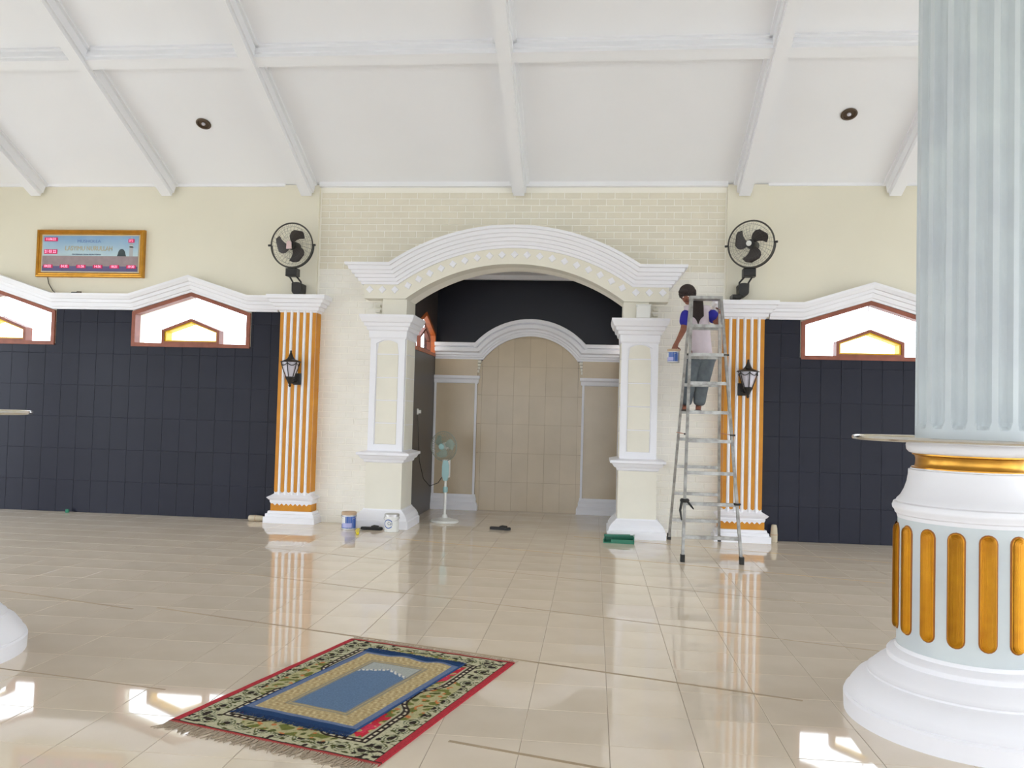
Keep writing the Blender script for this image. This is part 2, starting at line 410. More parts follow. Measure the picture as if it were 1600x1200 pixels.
# pitched ceiling
def slope_pts(x0, x1, y0, y1, z0, z1, t):
    return [(x0,y0,z0),(x1,y0,z0),(x1,y1,z1),(x0,y1,z1),(x0,y0,z0+t),(x1,y0,z0+t),(x1,y1,z1+t),(x0,y1,z1+t)]
BF = [(0,3,2,1),(4,5,6,7),(0,1,5,4),(1,2,6,5),(2,3,7,6),(3,0,4,7)]
m = MB().add(slope_pts(XL-.6, XR+.6, YW+WT+.5, RIDGE, zc(YW+WT+.5), zc(RIDGE), .14), BF)
m.add(slope_pts(XL-.6, XR+.6, YB-.9, RIDGE, EAVE-A*.9+.05, zc(RIDGE), .14), BF)
struct(m, 'ceiling', CEIL)
tn = [3]
def trim(mb, m=CEIL, parent=None):
    o = struct(mb, 'trim_%d' % tn[0], m); tn[0] += 1; return o
nv = Vector((0, -math.sin(math.atan(A)), -math.cos(math.atan(A))))   # out of the ceiling into the room
def along(x0, x1, y0, y1, h):                         # block under the front slope
    P = [Vector((x, y, zc(y))) for x, y in ((x0,y0),(x1,y0),(x1,y1),(x0,y1))]
    return P, [p+nv*h for p in P]
def beam(x0, x1, y0, y1, w, h, lip):
    m = MB()
    def blk(a, b, c, d, t):
        P, Q = along(a, b, c, d, t); m.add(Q+P, BF)
    if x1-x0 > 1:                                     # purlin across
        blk(x0, x1, y0-w/2, y0+w/2, h); blk(x0, x1, y0-w/2-lip, y0+w/2+lip, .03); blk(x0, x1, y0-w/2-.02, y0+w/2+.02, h-.05)
    else:
        c = (x0+x1)/2; blk(c-w/2, c+w/2, y0, y1, h); blk(c-w/2-lip, c+w/2+lip, y0, y1, .03); blk(c-w/2-.02, c+w/2+.02, y0, y1, h-.05)
    return m
for xb in (-7.66, -5.78, -3.84, -1.02, 1.82, 3.63, 5.5): trim(beam(xb-.1, xb+.1, 10.43, RIDGE+.1, .14, .19, .055))
for yb in (8.5, 6.55, 4.6, 2.65): trim(beam(XL, XR, yb, yb, .12, .15, .05))
trim(MB().box(-3.68, 1.62, YW-.07, YW, EAVE-.025, EAVE+.06)); trim(MB().box(XL, -4.16, YW-.04, YW, EAVE-.012, EAVE+.04)); trim(MB().box(2.12, XR, YW-.04, YW, EAVE-.012, EAVE+.04))

# windows
def gable(c, hw, zb, zs, zp): return [(c-hw,zb),(c+hw,zb),(c+hw,zs),(c,zp),(c-hw,zs)]
def gable_frame(mb, c, hw, zb, zs, zp, t, y0, y1):
    o = gable(c, hw, zb, zs, zp); k = t*math.hypot(hw, zp-zs)/hw
    i = [(c-hw+t,zb+t),(c+hw-t,zb+t),(c+hw-t,zs-k+t*(zp-zs)/hw),(c,zp-k),(c-hw+t,zs-k+t*(zp-zs)/hw)]
    n = 5; vs = [(x,y0,z) for x,z in o]+[(x,y0,z) for x,z in i]+[(x,y1,z) for x,z in o]+[(x,y1,z) for x,z in i]
    fs = []
    for a in range(n):
        b = (a+1)%n; fs += [(a,b,b+n,a+n),(a+2*n,a+3*n,b+3*n,b+2*n),(a,a+2*n,b+2*n,b),(a+n,b+n,b+3*n,a+3*n)]
    mb.add(vs, fs); return i
def window(n, c, frame=WOOD, y=YW, xf=None):
    w = bpy.data.objects.new('window_%d' % n, None); col.objects.link(w); w['kind'] = 'structure'; w['_o'] = (0,0,0)
    m = MB(); inn = gable_frame(m, c, HW, ZB-.02, ZS, ZP, .05, y-.03, y+.10); m.build('window_frame', frame, w)
    m = MB(); i2 = gable_frame(m, c, .405, ZB+.02, 2.49, 2.645, .035, y-.02, y+.12); m.build('inner_frame', frame, w)
    m = MB(); gable_frame(m, c, .372, ZB+.05, 2.475, 2.61, .022, y+.0, y+.16); m.build('inner_reveal', YEL, w, label='yellow painted inner reveal')
    MB().prism(i2, y+.125, y+.129).build('pane', GLASS, w)
    out = inn; L_ = [(c-HW+.05,ZB+.03),(c-.405,ZB+.03),(c-.405,2.49),(c,2.645),(c,out[3][1]),(c-HW+.05,out[4][1])]
    R_ = [(c+.405,ZB+.03),(c+HW-.05,ZB+.03),(c+HW-.05,out[2][1]),(c,out[3][1]),(c,2.645),(c+.405,2.49)]
    MB().prism(L_, y+.08, y+.084).build('pane', GLASS, w); MB().prism(R_, y+.08, y+.084).build('pane', GLASS, w)
    MB().box(c-.004, c+.004, y+.074, y+.09, 2.645, out[3][1]).build('mullion', WHITE, w)
    return w
n = 1
for c in WIN['l']+WIN['r']: window(n, c); n += 1

# niche behind the arch
NX0, NX1, NH = -2.45, .40, 3.60
struct(MB().box(NX0-.2, NX1+.2, YN, YN+.2, 0, NH+.2), 'wall_niche_back', BLACK)
WC, WH = 11.62, .72                                   # window in the niche's left wall
def yprism(pts, x0, x1):
    m = MB().prism(pts, x0, x1); m.v = [(y, x, z) for x, y, z in m.v]; return m
def niche_side(name, xa, xb, win, mtl):
    m = MB()
    y0, y1 = YW+WT, YN
    if not win: m.box(xa, xb, y0, y1, 0, NH); return struct(m, name, mtl)
    m.box(xa, xb, y0, y1, 0, 2.33); m.box(xa, xb, y0, WC-WH, 2.33, 2.68); m.box(xa, xb, WC+WH, y1, 2.33, 2.68)
    q = yprism([(y0,2.68),(WC-WH,2.68),(WC,2.93),(WC+WH,2.68),(y1,2.68),(y1,NH),(y0,NH)], xa, xb); m.add(q.v, q.f)
    return struct(m, name, mtl)
niche_side('wall_niche_left', NX0-NT, NX0, True, BROWNW); niche_side('wall_niche_right', NX1, NX1+NT, True, BROWNW)
struct(MB().box(NX0-.2, NX1+.2, YW+WT, YN+.2, NH, NH+.1), 'ceiling_niche', CEIL)
struct(MB().box(NX0, NX1, YN-.09, YN, NH-.06, NH), 'trim_%d' % tn[0], CEIL)
tn[0] += 1
for k, (xa, xb, nn) in enumerate(((NX0-.06, NX0+.012, 5), (NX1-.012, NX1+.06, 6))):
    w = bpy.data.objects.new('window_%d' % nn, None); col.objects.link(w); w['kind'] = 'structure'; w['_o'] = (0,0,0)
    for nm, hw, zb, zs, zp, t, ex, mt_ in (('window_frame', WH, 2.33, 2.68, 2.93, .05, 0, WOODO), ('inner_frame', .36, 2.36, 2.55, 2.70, .035, -.01, WOOD)):
        q = MB(); gable_frame(q, WC, hw, zb, zs, zp, t, xa-ex, xb+ex); q.v = [(y, x, z) for x, y, z in q.v]; q.build(nm, mt_, w)
    xg = NX0-.045 if k == 0 else NX1+.045
    q = yprism(gable(WC, WH-.05, 2.38, 2.66, 2.88), xg-.002, xg+.002); q.build('pane', GLASS, w)

# ------------------------------------------------------------------ niche arch and its tiled back
XN = -.98
t = thing('niche_arch_surround', 'white moulded arch and cornice on the back wall of the niche above tan tiles', 'arch', (XN, YN, 0))
R0 = .885; cz0 = 1.785
h0 = math.sqrt(R0**2-(2.30-cz0)**2)
path = [(NX0+.005, 2.30), (XN-h0, 2.30)]+arc(XN, cz0, R0, h0, 28)[1:-1]+[(XN+h0, 2.30), (NX1-.005, 2.30)]
MB().sweep(path, [(0,0),(0,.05),(.03,.05),(.035,.07),(.06,.07),(.07,.085),(.10,.085),(.12,.12),(.17,.13),(.19,.10),(.20,.14),(.25,.15),(.255,.13),(.255,0)], YN-.04, YN, (0,0)).build('moulding', WHITE, t, smooth=True)
nb = thing('niche_tile_panel', 'tan glazed tile panel filling the arch at the back of the niche', 'wall panel', (XN, YN, 0))
inner = arc(XN, cz0, R0, h0, 28)
MB().prism([(XN-.80,0),(XN+.80,0)]+[p for p in inner[::-1] if abs(p[0]-XN) < .8], YN-.03, YN).build('tile_backing', TANG, nb)
def clip_arch(pts_):
    out = []
    for x, z in pts_: out.append((x, z))
    return out
for i in range(-4, 4):
    for j in range(7):
        a, b = XN+.245*i+.0015, XN+.245*(i+1)-.0015; z0, z1 = .44*j+.0015, .44*(j+1)-.0015
        a, b = max(a, XN-.80), min(b, XN+.80)
        if b-a < .02: continue
        def top(x): return cz0+math.sqrt(max(0, (R0+.01)**2-(x-XN)**2))
        if z0 > min(top(a), top(b)) and z0 > max(top(a), top(b)): continue
        n_ = 5; tops = [(b+(a-b)*k/n_, min(z1, max(z0+.001, top(b+(a-b)*k/n_)))) for k in range(n_+1)]
        if max(q[1] for q in tops)-z0 < .01: continue
        if all(abs(q[1]-z1) < 1e-6 for q in tops): tops = [tops[0], tops[-1]]
        MB().prism([(a,z0),(b,z0)]+tops, YN-.036, YN-.03).build('wall_tile', TAN, nb)
for s in (-1, 1):
    xo = NX0+.005 if s < 0 else NX1-.005; xi = XN+s*.80
    x0, x1 = min(xo, xi), max(xo, xi)
    t = thing('niche_pilaster', ('left' if s < 0 else 'right')+'-hand flat pilaster inside the niche with white edges and stepped base', 'pilaster', ((x0+x1)/2, YN, 0))
    t['label'] = 'flat niche pilaster behind the standing fan, white edges and stepped base' if s < 0 else 'flat niche pilaster beside the pier nearest the ladder, partly hidden'
    MB().box(x0, x1, YN-.09, YN, .2, 2.30).build('shaft', TAN, t, label='tan flat shaft')
    MB().box(x0+.0, x0+.035, YN-.105, YN-.09, .2, 1.95).build('edge_moulding', WHITE, t); MB().box(x1-.035, x1, YN-.105, YN-.09, .2, 1.95).build('edge_moulding', WHITE, t)
    MB().rings(x0, x1, YN-.09, YN, [(.0,.05),(.07,.05),(.10,.04),(.12,.025),(.17,.025),(.2,.012),(.24,.005),(.24,0)]).build('base', WHITE, t)
    MB().rings(x0, x1, YN-.09, YN, [(1.93,0),(1.94,.015),(1.99,.02),(2.01,.035),(2.05,.035),(2.05,0)]).build('neck_moulding', WHITE, t)
    m = MB(); xc = xi-s*.0
    for k in range(4): m.box(min(xc, xc-s*(.05-.01*k)), max(xc, xc-s*(.05-.01*k)), YN-.1, YN-.03, 2.25-.05*k, 2.29-.05*k)
    m.build('corbel', CREAM2, t)

# ------------------------------------------------------------------ great arch over the opening
t = thing('arch_moulding', 'broad white stepped arch moulding with diamonds over the niche opening', 'arch', (XA, 10.2, 3.1))
HM, RM_ = 1.49, .48; RR = (HM**2+RM_**2)/(2*RM_); CM = 3.10+RM_-RR
mpath = [(XA-1.94, 3.10)]+arc(XA, CM, RR, HM, 40)+[(XA+1.94, 3.10)]
prof = [(0,0),(0,.025),(.03,.03),(.035,.055),(.075,.065),(.08,.09),(.12,.10),(.125,.125),(.165,.135),(.17,.16),(.215,.17),(.22,.2),(.255,.205),(.255,0)]
MB().sweep(mpath, prof, 10.2, YW+.001).build('crown_moulding', WHITE, t)
low = [(XA-1.93, SPR)]+soff+[(XA+1.93, SPR)]
MB().prism(low+[(x, z+.004) for x, z in mpath[::-1]], 10.2, YW).build('frieze', CREAM2, t)
dm = MB().add([(0,-.014,.0)]+[(.047*math.cos(a),-.009,.047*math.sin(a)) for a in (0,PI/2,PI,3*PI/2)]+[(.05*math.cos(a),0,.05*math.sin(a)) for a in (0,PI/2,PI,3*PI/2)],
              [(0,1,2),(0,2,3),(0,3,4),(0,4,1),(1,5,6,2),(2,6,7,3),(3,7,8,4),(4,8,5,1)])
dme = dm.mesh('diamond', WHITE)
rm = (RR+CM+RA+CZA)/2; cmid = (CM+CZA)/2; Rm = rm-cmid+.02
spots = [(XA+s*x, 3.035, 0) for s in (-1, 1) for x in (1.86, 1.695, 1.53)]
for k in range(19):
    a = (k-9)*math.asin(1.40/Rm)/9.3; spots.append((XA+Rm*math.sin(a), cmid+Rm*math.cos(a), a))
for x, z, a in spots:
    o = bpy.data.objects.new('diamond', dme); col.objects.link(o); o.parent = t; o.location = (x-XA, 0, z-3.1); o.rotation_euler = (0, a*.5, 0)

# piers that carry the arch
for s in (-1, 1):
    xi = XA+s*1.36; xo = XA+s*1.83; x0, x1 = min(xi,xo), max(xi,xo)
    t = thing('arch_pier', 'white and cream panelled arch pier behind the two paint cans' if s < 0 else 'white and cream panelled arch pier beside the painter with green dustpan at its foot', 'pier', ((x0+x1)/2, 10.18, 0), 'piers of the great arch')
    yb = YW+WT+.01
    MB().rings(x0, x1, 10.18, yb, [(0,.12),(.09,.12),(.10,.105),(.13,.10),(.17,.075),(.20,.045),(.22,.02),(.235,.015),(.235,0)]).build('base', WHITE, t)
    MB().box(x0, x1, 10.18, yb, .23, .83).build('pedestal', CREAM2, t)
    MB().rings(x0, x1, 10.18, yb, [(.82,0),(.83,.02),(.86,.03),(.87,.055),(.91,.08),(.92,.105),(.95,.105),(.96,.06),(.97,0)]).build('pedestal_cap', WHITE, t)
    MB().box(x0+.01, x1-.01, 10.205, yb, .95, 2.5).build('shaft', WHITE, t)
    pa, pb = x0+.085, x1-.085
    fr = MB(); fr.box(x0+.01, pa, 10.185, 10.206, .97, 2.5); fr.box(pb, x1-.01, 10.185, 10.206, .97, 2.5); fr.box(pa, pb, 10.185, 10.206, .97, 1.05)
    n_ = 10; topc = [(pb-(pb-pa)*k/n_, 2.34+.055*math.sin(PI*k/n_)) for k in range(n_+1)]
    fr.prism(topc[::-1]+[(pb,2.5),(pa,2.5)], 10.185, 10.206); fr.build('panel_frame', WHITE, t)
    zs_ = [1.055, 1.33, 1.62, 1.91, 2.21]
    for k, z in enumerate(zs_):
        z1 = zs_[k+1]-.012 if k < 4 else 2.33
        if k == 4: MB().prism([(pa+.012,z),(pb-.012,z)]+[(x,zz-.012) for x,zz in topc[1:-1]], 10.198, 10.207).build('panel_tile', CREAM2, t)
        else: MB().bbox(pa+.012, pb-.012, 10.198, 10.207, z, z1, .003).build('panel_tile', CREAM2, t)
    xs_ = x1 if s < 0 else x0                         # jamb face towards the opening
    for z0, z1 in ((.98,1.3),(1.31,1.61),(1.62,1.90),(1.91,2.20),(2.21,2.46)):
        a_, b_ = (xs_-.012, xs_+.0) if s < 0 else (xs_, xs_+.012)
        MB().box(a_, b_, 10.27, yb-.05, z0, z1).build('jamb_tile', CREAM2, t)
    MB().rings(x0, x1, 10.18, yb, [(2.40,0),(2.42,.008),(2.50,.012),(2.51,.03),(2.55,.04),(2.56,.06),(2.60,.07),(2.61,.09),(2.67,.115),(2.70,.12),(2.70,0)]).build('capital', WHITE, t)
    na, nb_ = (x1-.34, x1-.022) if s < 0 else (x0+.022, x0+.34)
    MB().box(na, nb_, 10.26, YW+WT, 2.70, SPR).build('neck', CREAM2, t)
    m = MB()
    for k in range(2): m.box(na-.12 if s < 0 else nb_+.06, na-.06 if s < 0 else nb_+.12, 10.36, YW, 2.76+.07*k, 2.79+.07*k)
    m.build('ledge', CREAM2, t)
t = thing('white_box', 'small white box standing on the capital of the pier nearest the ladder', 'box', (.585, 10.2, 2.70))
MB().bbox(.50, .67, 10.10, 10.22, 2.70, 2.865, .01).build('box_body', PLASW, t); MB().box(.495, .675, 10.095, 10.225, 2.86, 2.875).build('lid', PLASW, t)

# ------------------------------------------------------------------ cornices over the side tile walls
for s, x0, x1, ws in ((-1, XL, -4.2, WIN['l']), (1, 2.16, XR, WIN['r'])):
    p_ = [(x0, 2.75)]
    for c in ws: p_ += [(c-.80, 2.75), (c, 3.0), (c+.80, 2.75)]
    p_ += [(x1, 2.75)]
    t = thing('gabled_cornice', 'white gabled cornice over charcoal tiles and windows below the framed prayer clock' if s < 0 else 'white gabled cornice over the charcoal tiles beside the big fluted column', 'cornice', ((x0+x1)/2, YW, 2.75), 'gabled cornices of the front wall')
    MB().sweep(p_, [(0,0),(0,.045),(.03,.05),(.035,.07),(.085,.08),(.09,.10),(.13,.105),(.135,.13),(.175,.15),(.205,.155),(.205,0)], YW, YW+.001, (0,0)).build('moulding', WHITE, t)

# striped pilasters
for s in (-1, 1):
    x0, x1 = (-4.10, -3.62) if s < 0 else (1.595, 2.07)
    t = thing('striped_pilaster', 'ochre and white striped pilaster on the side of the paint cans, lantern on it' if s < 0 else 'ochre and white striped pilaster behind the ladder, lantern on it', 'pilaster', ((x0+x1)/2, 10.27, 0), 'striped pilasters')
    MB().box(x0, x1, 10.27, YW, .34, 2.76).build('shaft', WHITE, t)
    W = x1-x0; gw = .046; ww = (W-6*gw)/5
    gme = None
    for k in range(6):
        xc = x0+gw/2+k*(gw+ww); h = gw/2-.001
        out = [(xc-h, .40), (xc, .385), (xc+h, .40), (xc+h, 2.73), (xc, 2.745), (xc-h, 2.73)]
        MB().prism(out, 10.262, 10.272).build('ochre_stripe', OCHRE, t)
    MB().box(x0-.003, x0, 10.275, YW, .4, 2.73).build('ochre_stripe', OCHRE, t); MB().box(x1, x1+.003, 10.275, YW, .4, 2.73).build('ochre_stripe', OCHRE, t)
    for k in range(5):
        xc = x0+gw+ww/2+k*(gw+ww)
        vs = []; n_ = 6
        for z in (.35, 2.75): vs += [(xc+ww/2*math.cos(PI*q/n_), 10.271-.022*math.sin(PI*q/n_), z) for q in range(n_+1)]
        f_ = [(q, q+1, q+n_+2, q+n_+1) for q in range(n_)]+[tuple(range(n_+1)), tuple(range(2*n_+1, n_, -1)), (0, n_+1, 2*n_+1, n_)]
        MB().add(vs, f_).build('white_reed', WHITE, t, smooth=True)
    MB().rings(x0, x1, 10.27, YW, [(0,.10),(.075,.10),(.08,.08),(.115,.08),(.12,.06),(.15,.055),(.155,.0)]).build('plinth', WHITE, t)
    MB().rings(x0, x1, 10.27, YW, [(.15,.03),(.245,.03),(.245,0)]).build('ochre_band', OCHRE, t, label='ochre band above the plinth')
    m = MB()
    for k in range(8):
        xc = x0+W*(k+.5)/8; m.prism([(xc, .222), (xc+.03, .25), (xc-.03, .25)], 10.232, 10.25)
    m.build('scalloped_edge', WHITE, t)
    MB().rings(x0, x1, 10.27, YW, [(.243,.028),(.27,.04),(.29,.04),(.30,.055),(.325,.075),(.335,.06),(.35,.03),(.37,0)]).build('base_moulding', WHITE, t)
    MB().rings(x0, x1, 10.27, YW, [(2.73,.008),(2.755,.02),(2.76,.04),(2.80,.05),(2.805,.075),(2.845,.085),(2.85,.11),(2.89,.12),(2.90,.145),(2.95,.15),(2.95,0)]).build('capital', WHITE, t)

# ------------------------------------------------------------------ round columns with tray
def column(loc, label):
    t = thing('fluted_column', label, 'column', loc, 'round columns of the hall')
    S = 72
    MB().lathe([(.592,0),(.595,.083),(.585,.094),(.588,.10),(.575,.112),(.563,.136),(.552,.15),(.53,.18),(.50,.20),(.482,.212),(.482,.222),(.472,.226),(.462,.24),(.43,.27),(.40,.292),(.387,.30),(.388,.325),(.380,.335),(.350,.35),(.345,.368)], S).build('base', WHITE, t, world=False, smooth=True)
    MB().lathe([(.339,.36),(.341,.37),(.340,1.015),(.33,1.02)], S).build('drum', GREYC, t, world=False, smooth=True)
    # one gilt flute, then copies round the drum
    def caps(hw, z0, z1, rr0, rr1, b):
        out = [(-hw, z0+hw)]+[(hw*math.sin(a), z0+hw-hw*math.cos(a)) for a in [(-PI/2+PI*k/8) for k in range(1,8)]]+[(hw, z0+hw), (hw, z1-hw)]+[(hw*math.cos(a), z1-hw+hw*math.sin(a)) for a in [PI*k/8 for k in range(1,8)]]+[(-hw, z1-hw)]
        n_ = len(out); cx = 0; c2 = (z0+z1)/2
        def P(x, z, rr): return (x, -math.sqrt(max(rr*rr-x*x, 0)), z)
        vs = [P(x,z,rr0) for x,z in out]+[P(x,z,rr1-b*.4) for x,z in out]+[P(x*(1-b/hw), c2+(z-c2)*(1-b/((z1-z0)/2)), rr1) for x,z in out]
        # strips across the face keep it curved
        fs = [(i, (i+1)%n_, (i+1)%n_+n_, i+n_) for i in range(n_)]+[(i+n_, (i+1)%n_+n_, (i+1)%n_+2*n_, i+2*n_) for i in range(n_)]+[tuple(2*n_+i for i in range(n_)), tuple(range(n_-1,-1,-1))]
        return vs, fs
    m = MB(); v, f = caps(.040, .435, .985, .335, .345, .006); m.add(v, f)
    fl_ = m.build('gilt_flute', GOLDD, t, world=False)
    m2 = MB(); v, f = caps(.034, .441, .979, .34, .348, .003); m2.add(v, f)
    for q in range(5):
        w0_ = .031*math.cos(q*.29); v, f = caps(w0_, .475-w0_, .945+w0_, .345, .349+.016*math.sin((q+1)*.29), min(.004, w0_*.4)); m2.add(v, f); m2.add(v, f)
    sub = m2.build('flute_core', GOLD, fl_, world=False)
    ang = math.atan2(loc[0], loc[1])                   # towards the middle of the hall
    th0 = -math.radians(23.7)
    for k in range(16):
        a = th0 + math.radians(-10.4 + 22.5*k)
        if k == 0: o = fl_
        else:
            o = inst(fl_, t); s2 = inst(sub, o)
        o.rotation_euler = (0, 0, a)
    MB().lathe([(.335,1.01),(.342,1.012),(.346,1.03),(.354,1.036),(.356,1.048),(.366,1.06),(.368,1.073),(.362,1.092),(.350,1.098),(.346,1.108),(.33,1.125),(.312,1.16),(.299,1.20),(.293,1.24),(.292,1.263),(.282,1.266),(.282,1.272)], S).build('flared_collar', WHITE, t, world=False, smooth=True)
    MB().lathe([(.278,1.268),(.278,1.278),(.266,1.280),(.262,1.286),(.259,1.30),(.259,1.32),(.262,1.332),(.268,1.338),(.275,1.340),(.275,1.348)], S).build('gold_ring', GOLDM, t, world=False, smooth=True)
    MB().lathe([(.272,1.346),(.290,1.352),(.302,1.366),(.305,1.39),(.300,1.405),(.262,1.41)], S).build('collar_ring', WHITE, t, world=False, smooth=True)
    tr = MB().lathe([(.262,1.412),(.548,1.412),(.548,1.420),(.262,1.420)], S).build('tray', CHROME, t, world=False, smooth=True, label='round chrome tray')
    MB().tube([(.558*math.cos(2*PI*k/64), .558*math.sin(2*PI*k/64), 1.421) for k in range(64)], .012, 8, True).build('tray_rim', CHROME, tr, world=False, smooth=True)
    MB().lathe([(.014,0),(.016,.006),(.012,.02),(.004,.024)], 10, (.09,-.42,1.420)).build('knob', IRON, tr, world=False)
    ring = []; NS = 16*14; zs = [1.40, 1.475, 1.482, 1.495, 1.515, 1.54, 7.3]; dep = [0, 0, .3, .75, .95, 1, 1]
    vs = []
    for z, d in zip(zs, dep):
        for k in range(NS):
            ph = (k % 14)/14; w_ = .62*(1-((1-d)*.4)); u_ = abs(ph-.5)/(w_/2) if d else 2
            g = .034*math.sqrt(max(0, 1-u_*u_))*min(1, d*1.2) if u_ < 1 else 0
            a = 2*PI*k/NS + th0 + math.radians(-1.0); rr = .262-g
            vs.append((rr*math.sin(a), -rr*math.cos(a), z))
    fs = [(i*NS+k, i*NS+(k+1)%NS, (i+1)*NS+(k+1)%NS, (i+1)*NS+k) for i in range(len(zs)-1) for k in range(NS)]
    MB().add(vs, fs+[tuple(range(NS)), tuple((len(zs)-1)*NS+k for k in range(NS))]).build('fluted_shaft', GREYC, t, world=False)
    return t
c1 = column((1.926, 4.386, 0), 'big blue-grey fluted column with gilt flutes and chrome tray near the ladder side')
c2 = copy_tree(c1); c2.location = (-3.90, 4.386, 0); c2['label'] = 'column with white round base and chrome tray on the prayer clock side, mostly cut off'

# ------------------------------------------------------------------ wall fans
def blade_mesh(a0, r0, r1, sweep, w0, w1, pitch, t=.004, y=0):
    m = MB(); NR, NA = 9, 6; vs = []
    for side in (0, 1):
        for i in range(NR):
            f = i/(NR-1); r = r0+(r1-r0)*f; hw = (w0+(w1-w0)*math.sin(PI*min(1, f*.75+.12)))*(1 if f < .8 else max(.25, 1-((f-.8)/.2)**2*.75))
            for j in range(NA):
                g = j/(NA-1)*2-1; a = a0+sweep*f*f+hw*g
                vs.append((r*math.cos(a), y+pitch*g*(.3+.7*f)+(t if side else 0), r*math.sin(a)))
    N = NR*NA
    for i in range(NR-1):
        for j in range(NA-1):
            q = (i*NA+j, i*NA+j+1, (i+1)*NA+j+1, (i+1)*NA+j); m.f += [q, tuple(N+k for k in q[::-1])]
    bd = [j for j in range(NA)]+[i*NA+NA-1 for i in range(1, NR)]+[(NR-1)*NA+j for j in range(NA-2, -1, -1)]+[i*NA for i in range(NR-2, 0, -1)]
    for k in range(len(bd)): a_, b_ = bd[k], bd[(k+1) % len(bd)]; m.f.append((a_, a_+N, b_+N, b_))
    m.v = vs; return m
def cage(R, d, mt, t, nsp, wr, rr, rings=(.35,.62,.85)):
    """round guard facing -y, centre at the origin of t"""
    circ = lambda r, y, n=48: [(r*math.cos(2*PI*k/n), y, r*math.sin(2*PI*k/n)) for k in range(n)]
    MB().tube(circ(R, 0), rr, 8, True).build('rim', mt, t, world=False, smooth=True)
    for nm, sg in (('front_guard', -1), ('back_guard', 1)):
        m = MB()
        for f in rings: m.tube(circ(R*f, sg*d*math.sqrt(1-f*f)), wr, 4, True)
        for k in range(nsp):
            a = 2*PI*k/nsp; m.tube([(R*f*math.cos(a+.25*(1-f)), sg*d*math.sqrt(max(0, 1-f*f)), R*f*math.sin(a+.25*(1-f))) for f in (.16,.45,.75,.93,1)], wr, 3)
        m.build(nm, mt, t, world=False, kind='stuff')
def wall_fan(x, y, z, label, blade0, badge, yaw, tilt, base):
    t = thing('wall_fan', label, 'fan', (x, y, z), 'black wall fans')
    h = bpy.data.objects.new('fan_head', None); col.objects.link(h); h.parent = t; h.rotation_euler = (tilt, 0, yaw); h['_o'] = (0,0,0)
    # the head's pieces are turned with it, so the head's empty holds them one level down
    cage(.285, .075, mat('dark_grey_wire', (70, 68, 62), .5), h, 30, .0011, .0105)
    for k in range(3): blade_mesh(blade0+2*PI*k/3, .05, .225, -.55, .50, .62, .022).build('blade', BLADE, h, world=False, smooth=True)
    m = MB(); m.lathe([(.055,-.03),(.06,-.01),(.06,.04),(.055,.16),(.03,.18)], 24); m.v = [(a, b_, c) for a, c, b_ in [(v[0], v[1], v[2]) for v in m.v]]
    m.build('motor', BLK, h, world=False, smooth=True)
    if badge == 'round':
        m = MB(); m.lathe([(.034,-.008),(.030,-.014)], 24); m.v = [(v[0], v[2]-.072, v[1]) for v in m.v]; m.build('badge', PLASW, h, world=False, label='round white hub badge')
    else:
        MB().prism([(-.036,-.055),(.036,-.055),(.03,.03),(.018,.045),(-.018,.045),(-.03,.03)], -.088, -.074).build('badge', mat('pale_pink_badge', (216, 190, 190), .5), h, world=False, label='pale pinkish hub badge')
    for s in (-1, 1): m = MB(); m.tube([(s*.28,0,0),(s*.325,0,0)], .014, 10); m.build('side_knob', BLK, h, world=False)
    m = MB(); m.tube([(.29*math.cos(a), .03, .29*math.sin(a)) for a in [PI+PI*k/20 for k in range(21)]], .009, 6); m.build('yoke', BLK, h, world=False, smooth=True)
    bx, bz = base
    MB().bbox(-.075+bx*.2, .075+bx*.2, -.03, .10, -.40, -.30, .012).build('gear_box', BLK, t, world=False)
    m = MB()
    for s in (-1, 1): m.tube([(bx*.2+.045*s, .04, -.39), (bx+.055*s, .09, -.46), (bx+.055*s, .13, -.55)], .011, 6)
    m.build('bracket_arm', BLK, t, world=False, smooth=True)
    m = MB(); o_ = [(bx+.062*math.cos(a), -.565+.065*math.sin(a) if a > PI else -.485+.02*math.sin(a)) for a in [2*PI*k/20 for k in range(20)]]
    m.prism(o_, .07, YW-.046-y); m.build('wall_mount', BLK, t, world=False)
    return t
wall_fan(-3.93, 10.13, 3.585, 'black wall fan above the pilaster beside the prayer clock, pale pinkish badge', 1.35, 'shield', -.08, .06, (.05, .1))
tR = wall_fan(1.865, 10.13, 3.635, 'black wall fan above the pilaster behind the ladder, round white badge', .95, 'round', -.5, .05, (-.06, .1))
MB().bbox(-.20, -.09, .05, .26, -.66, -.61, .01).build('pull_switch', BLK, tR, world=False)

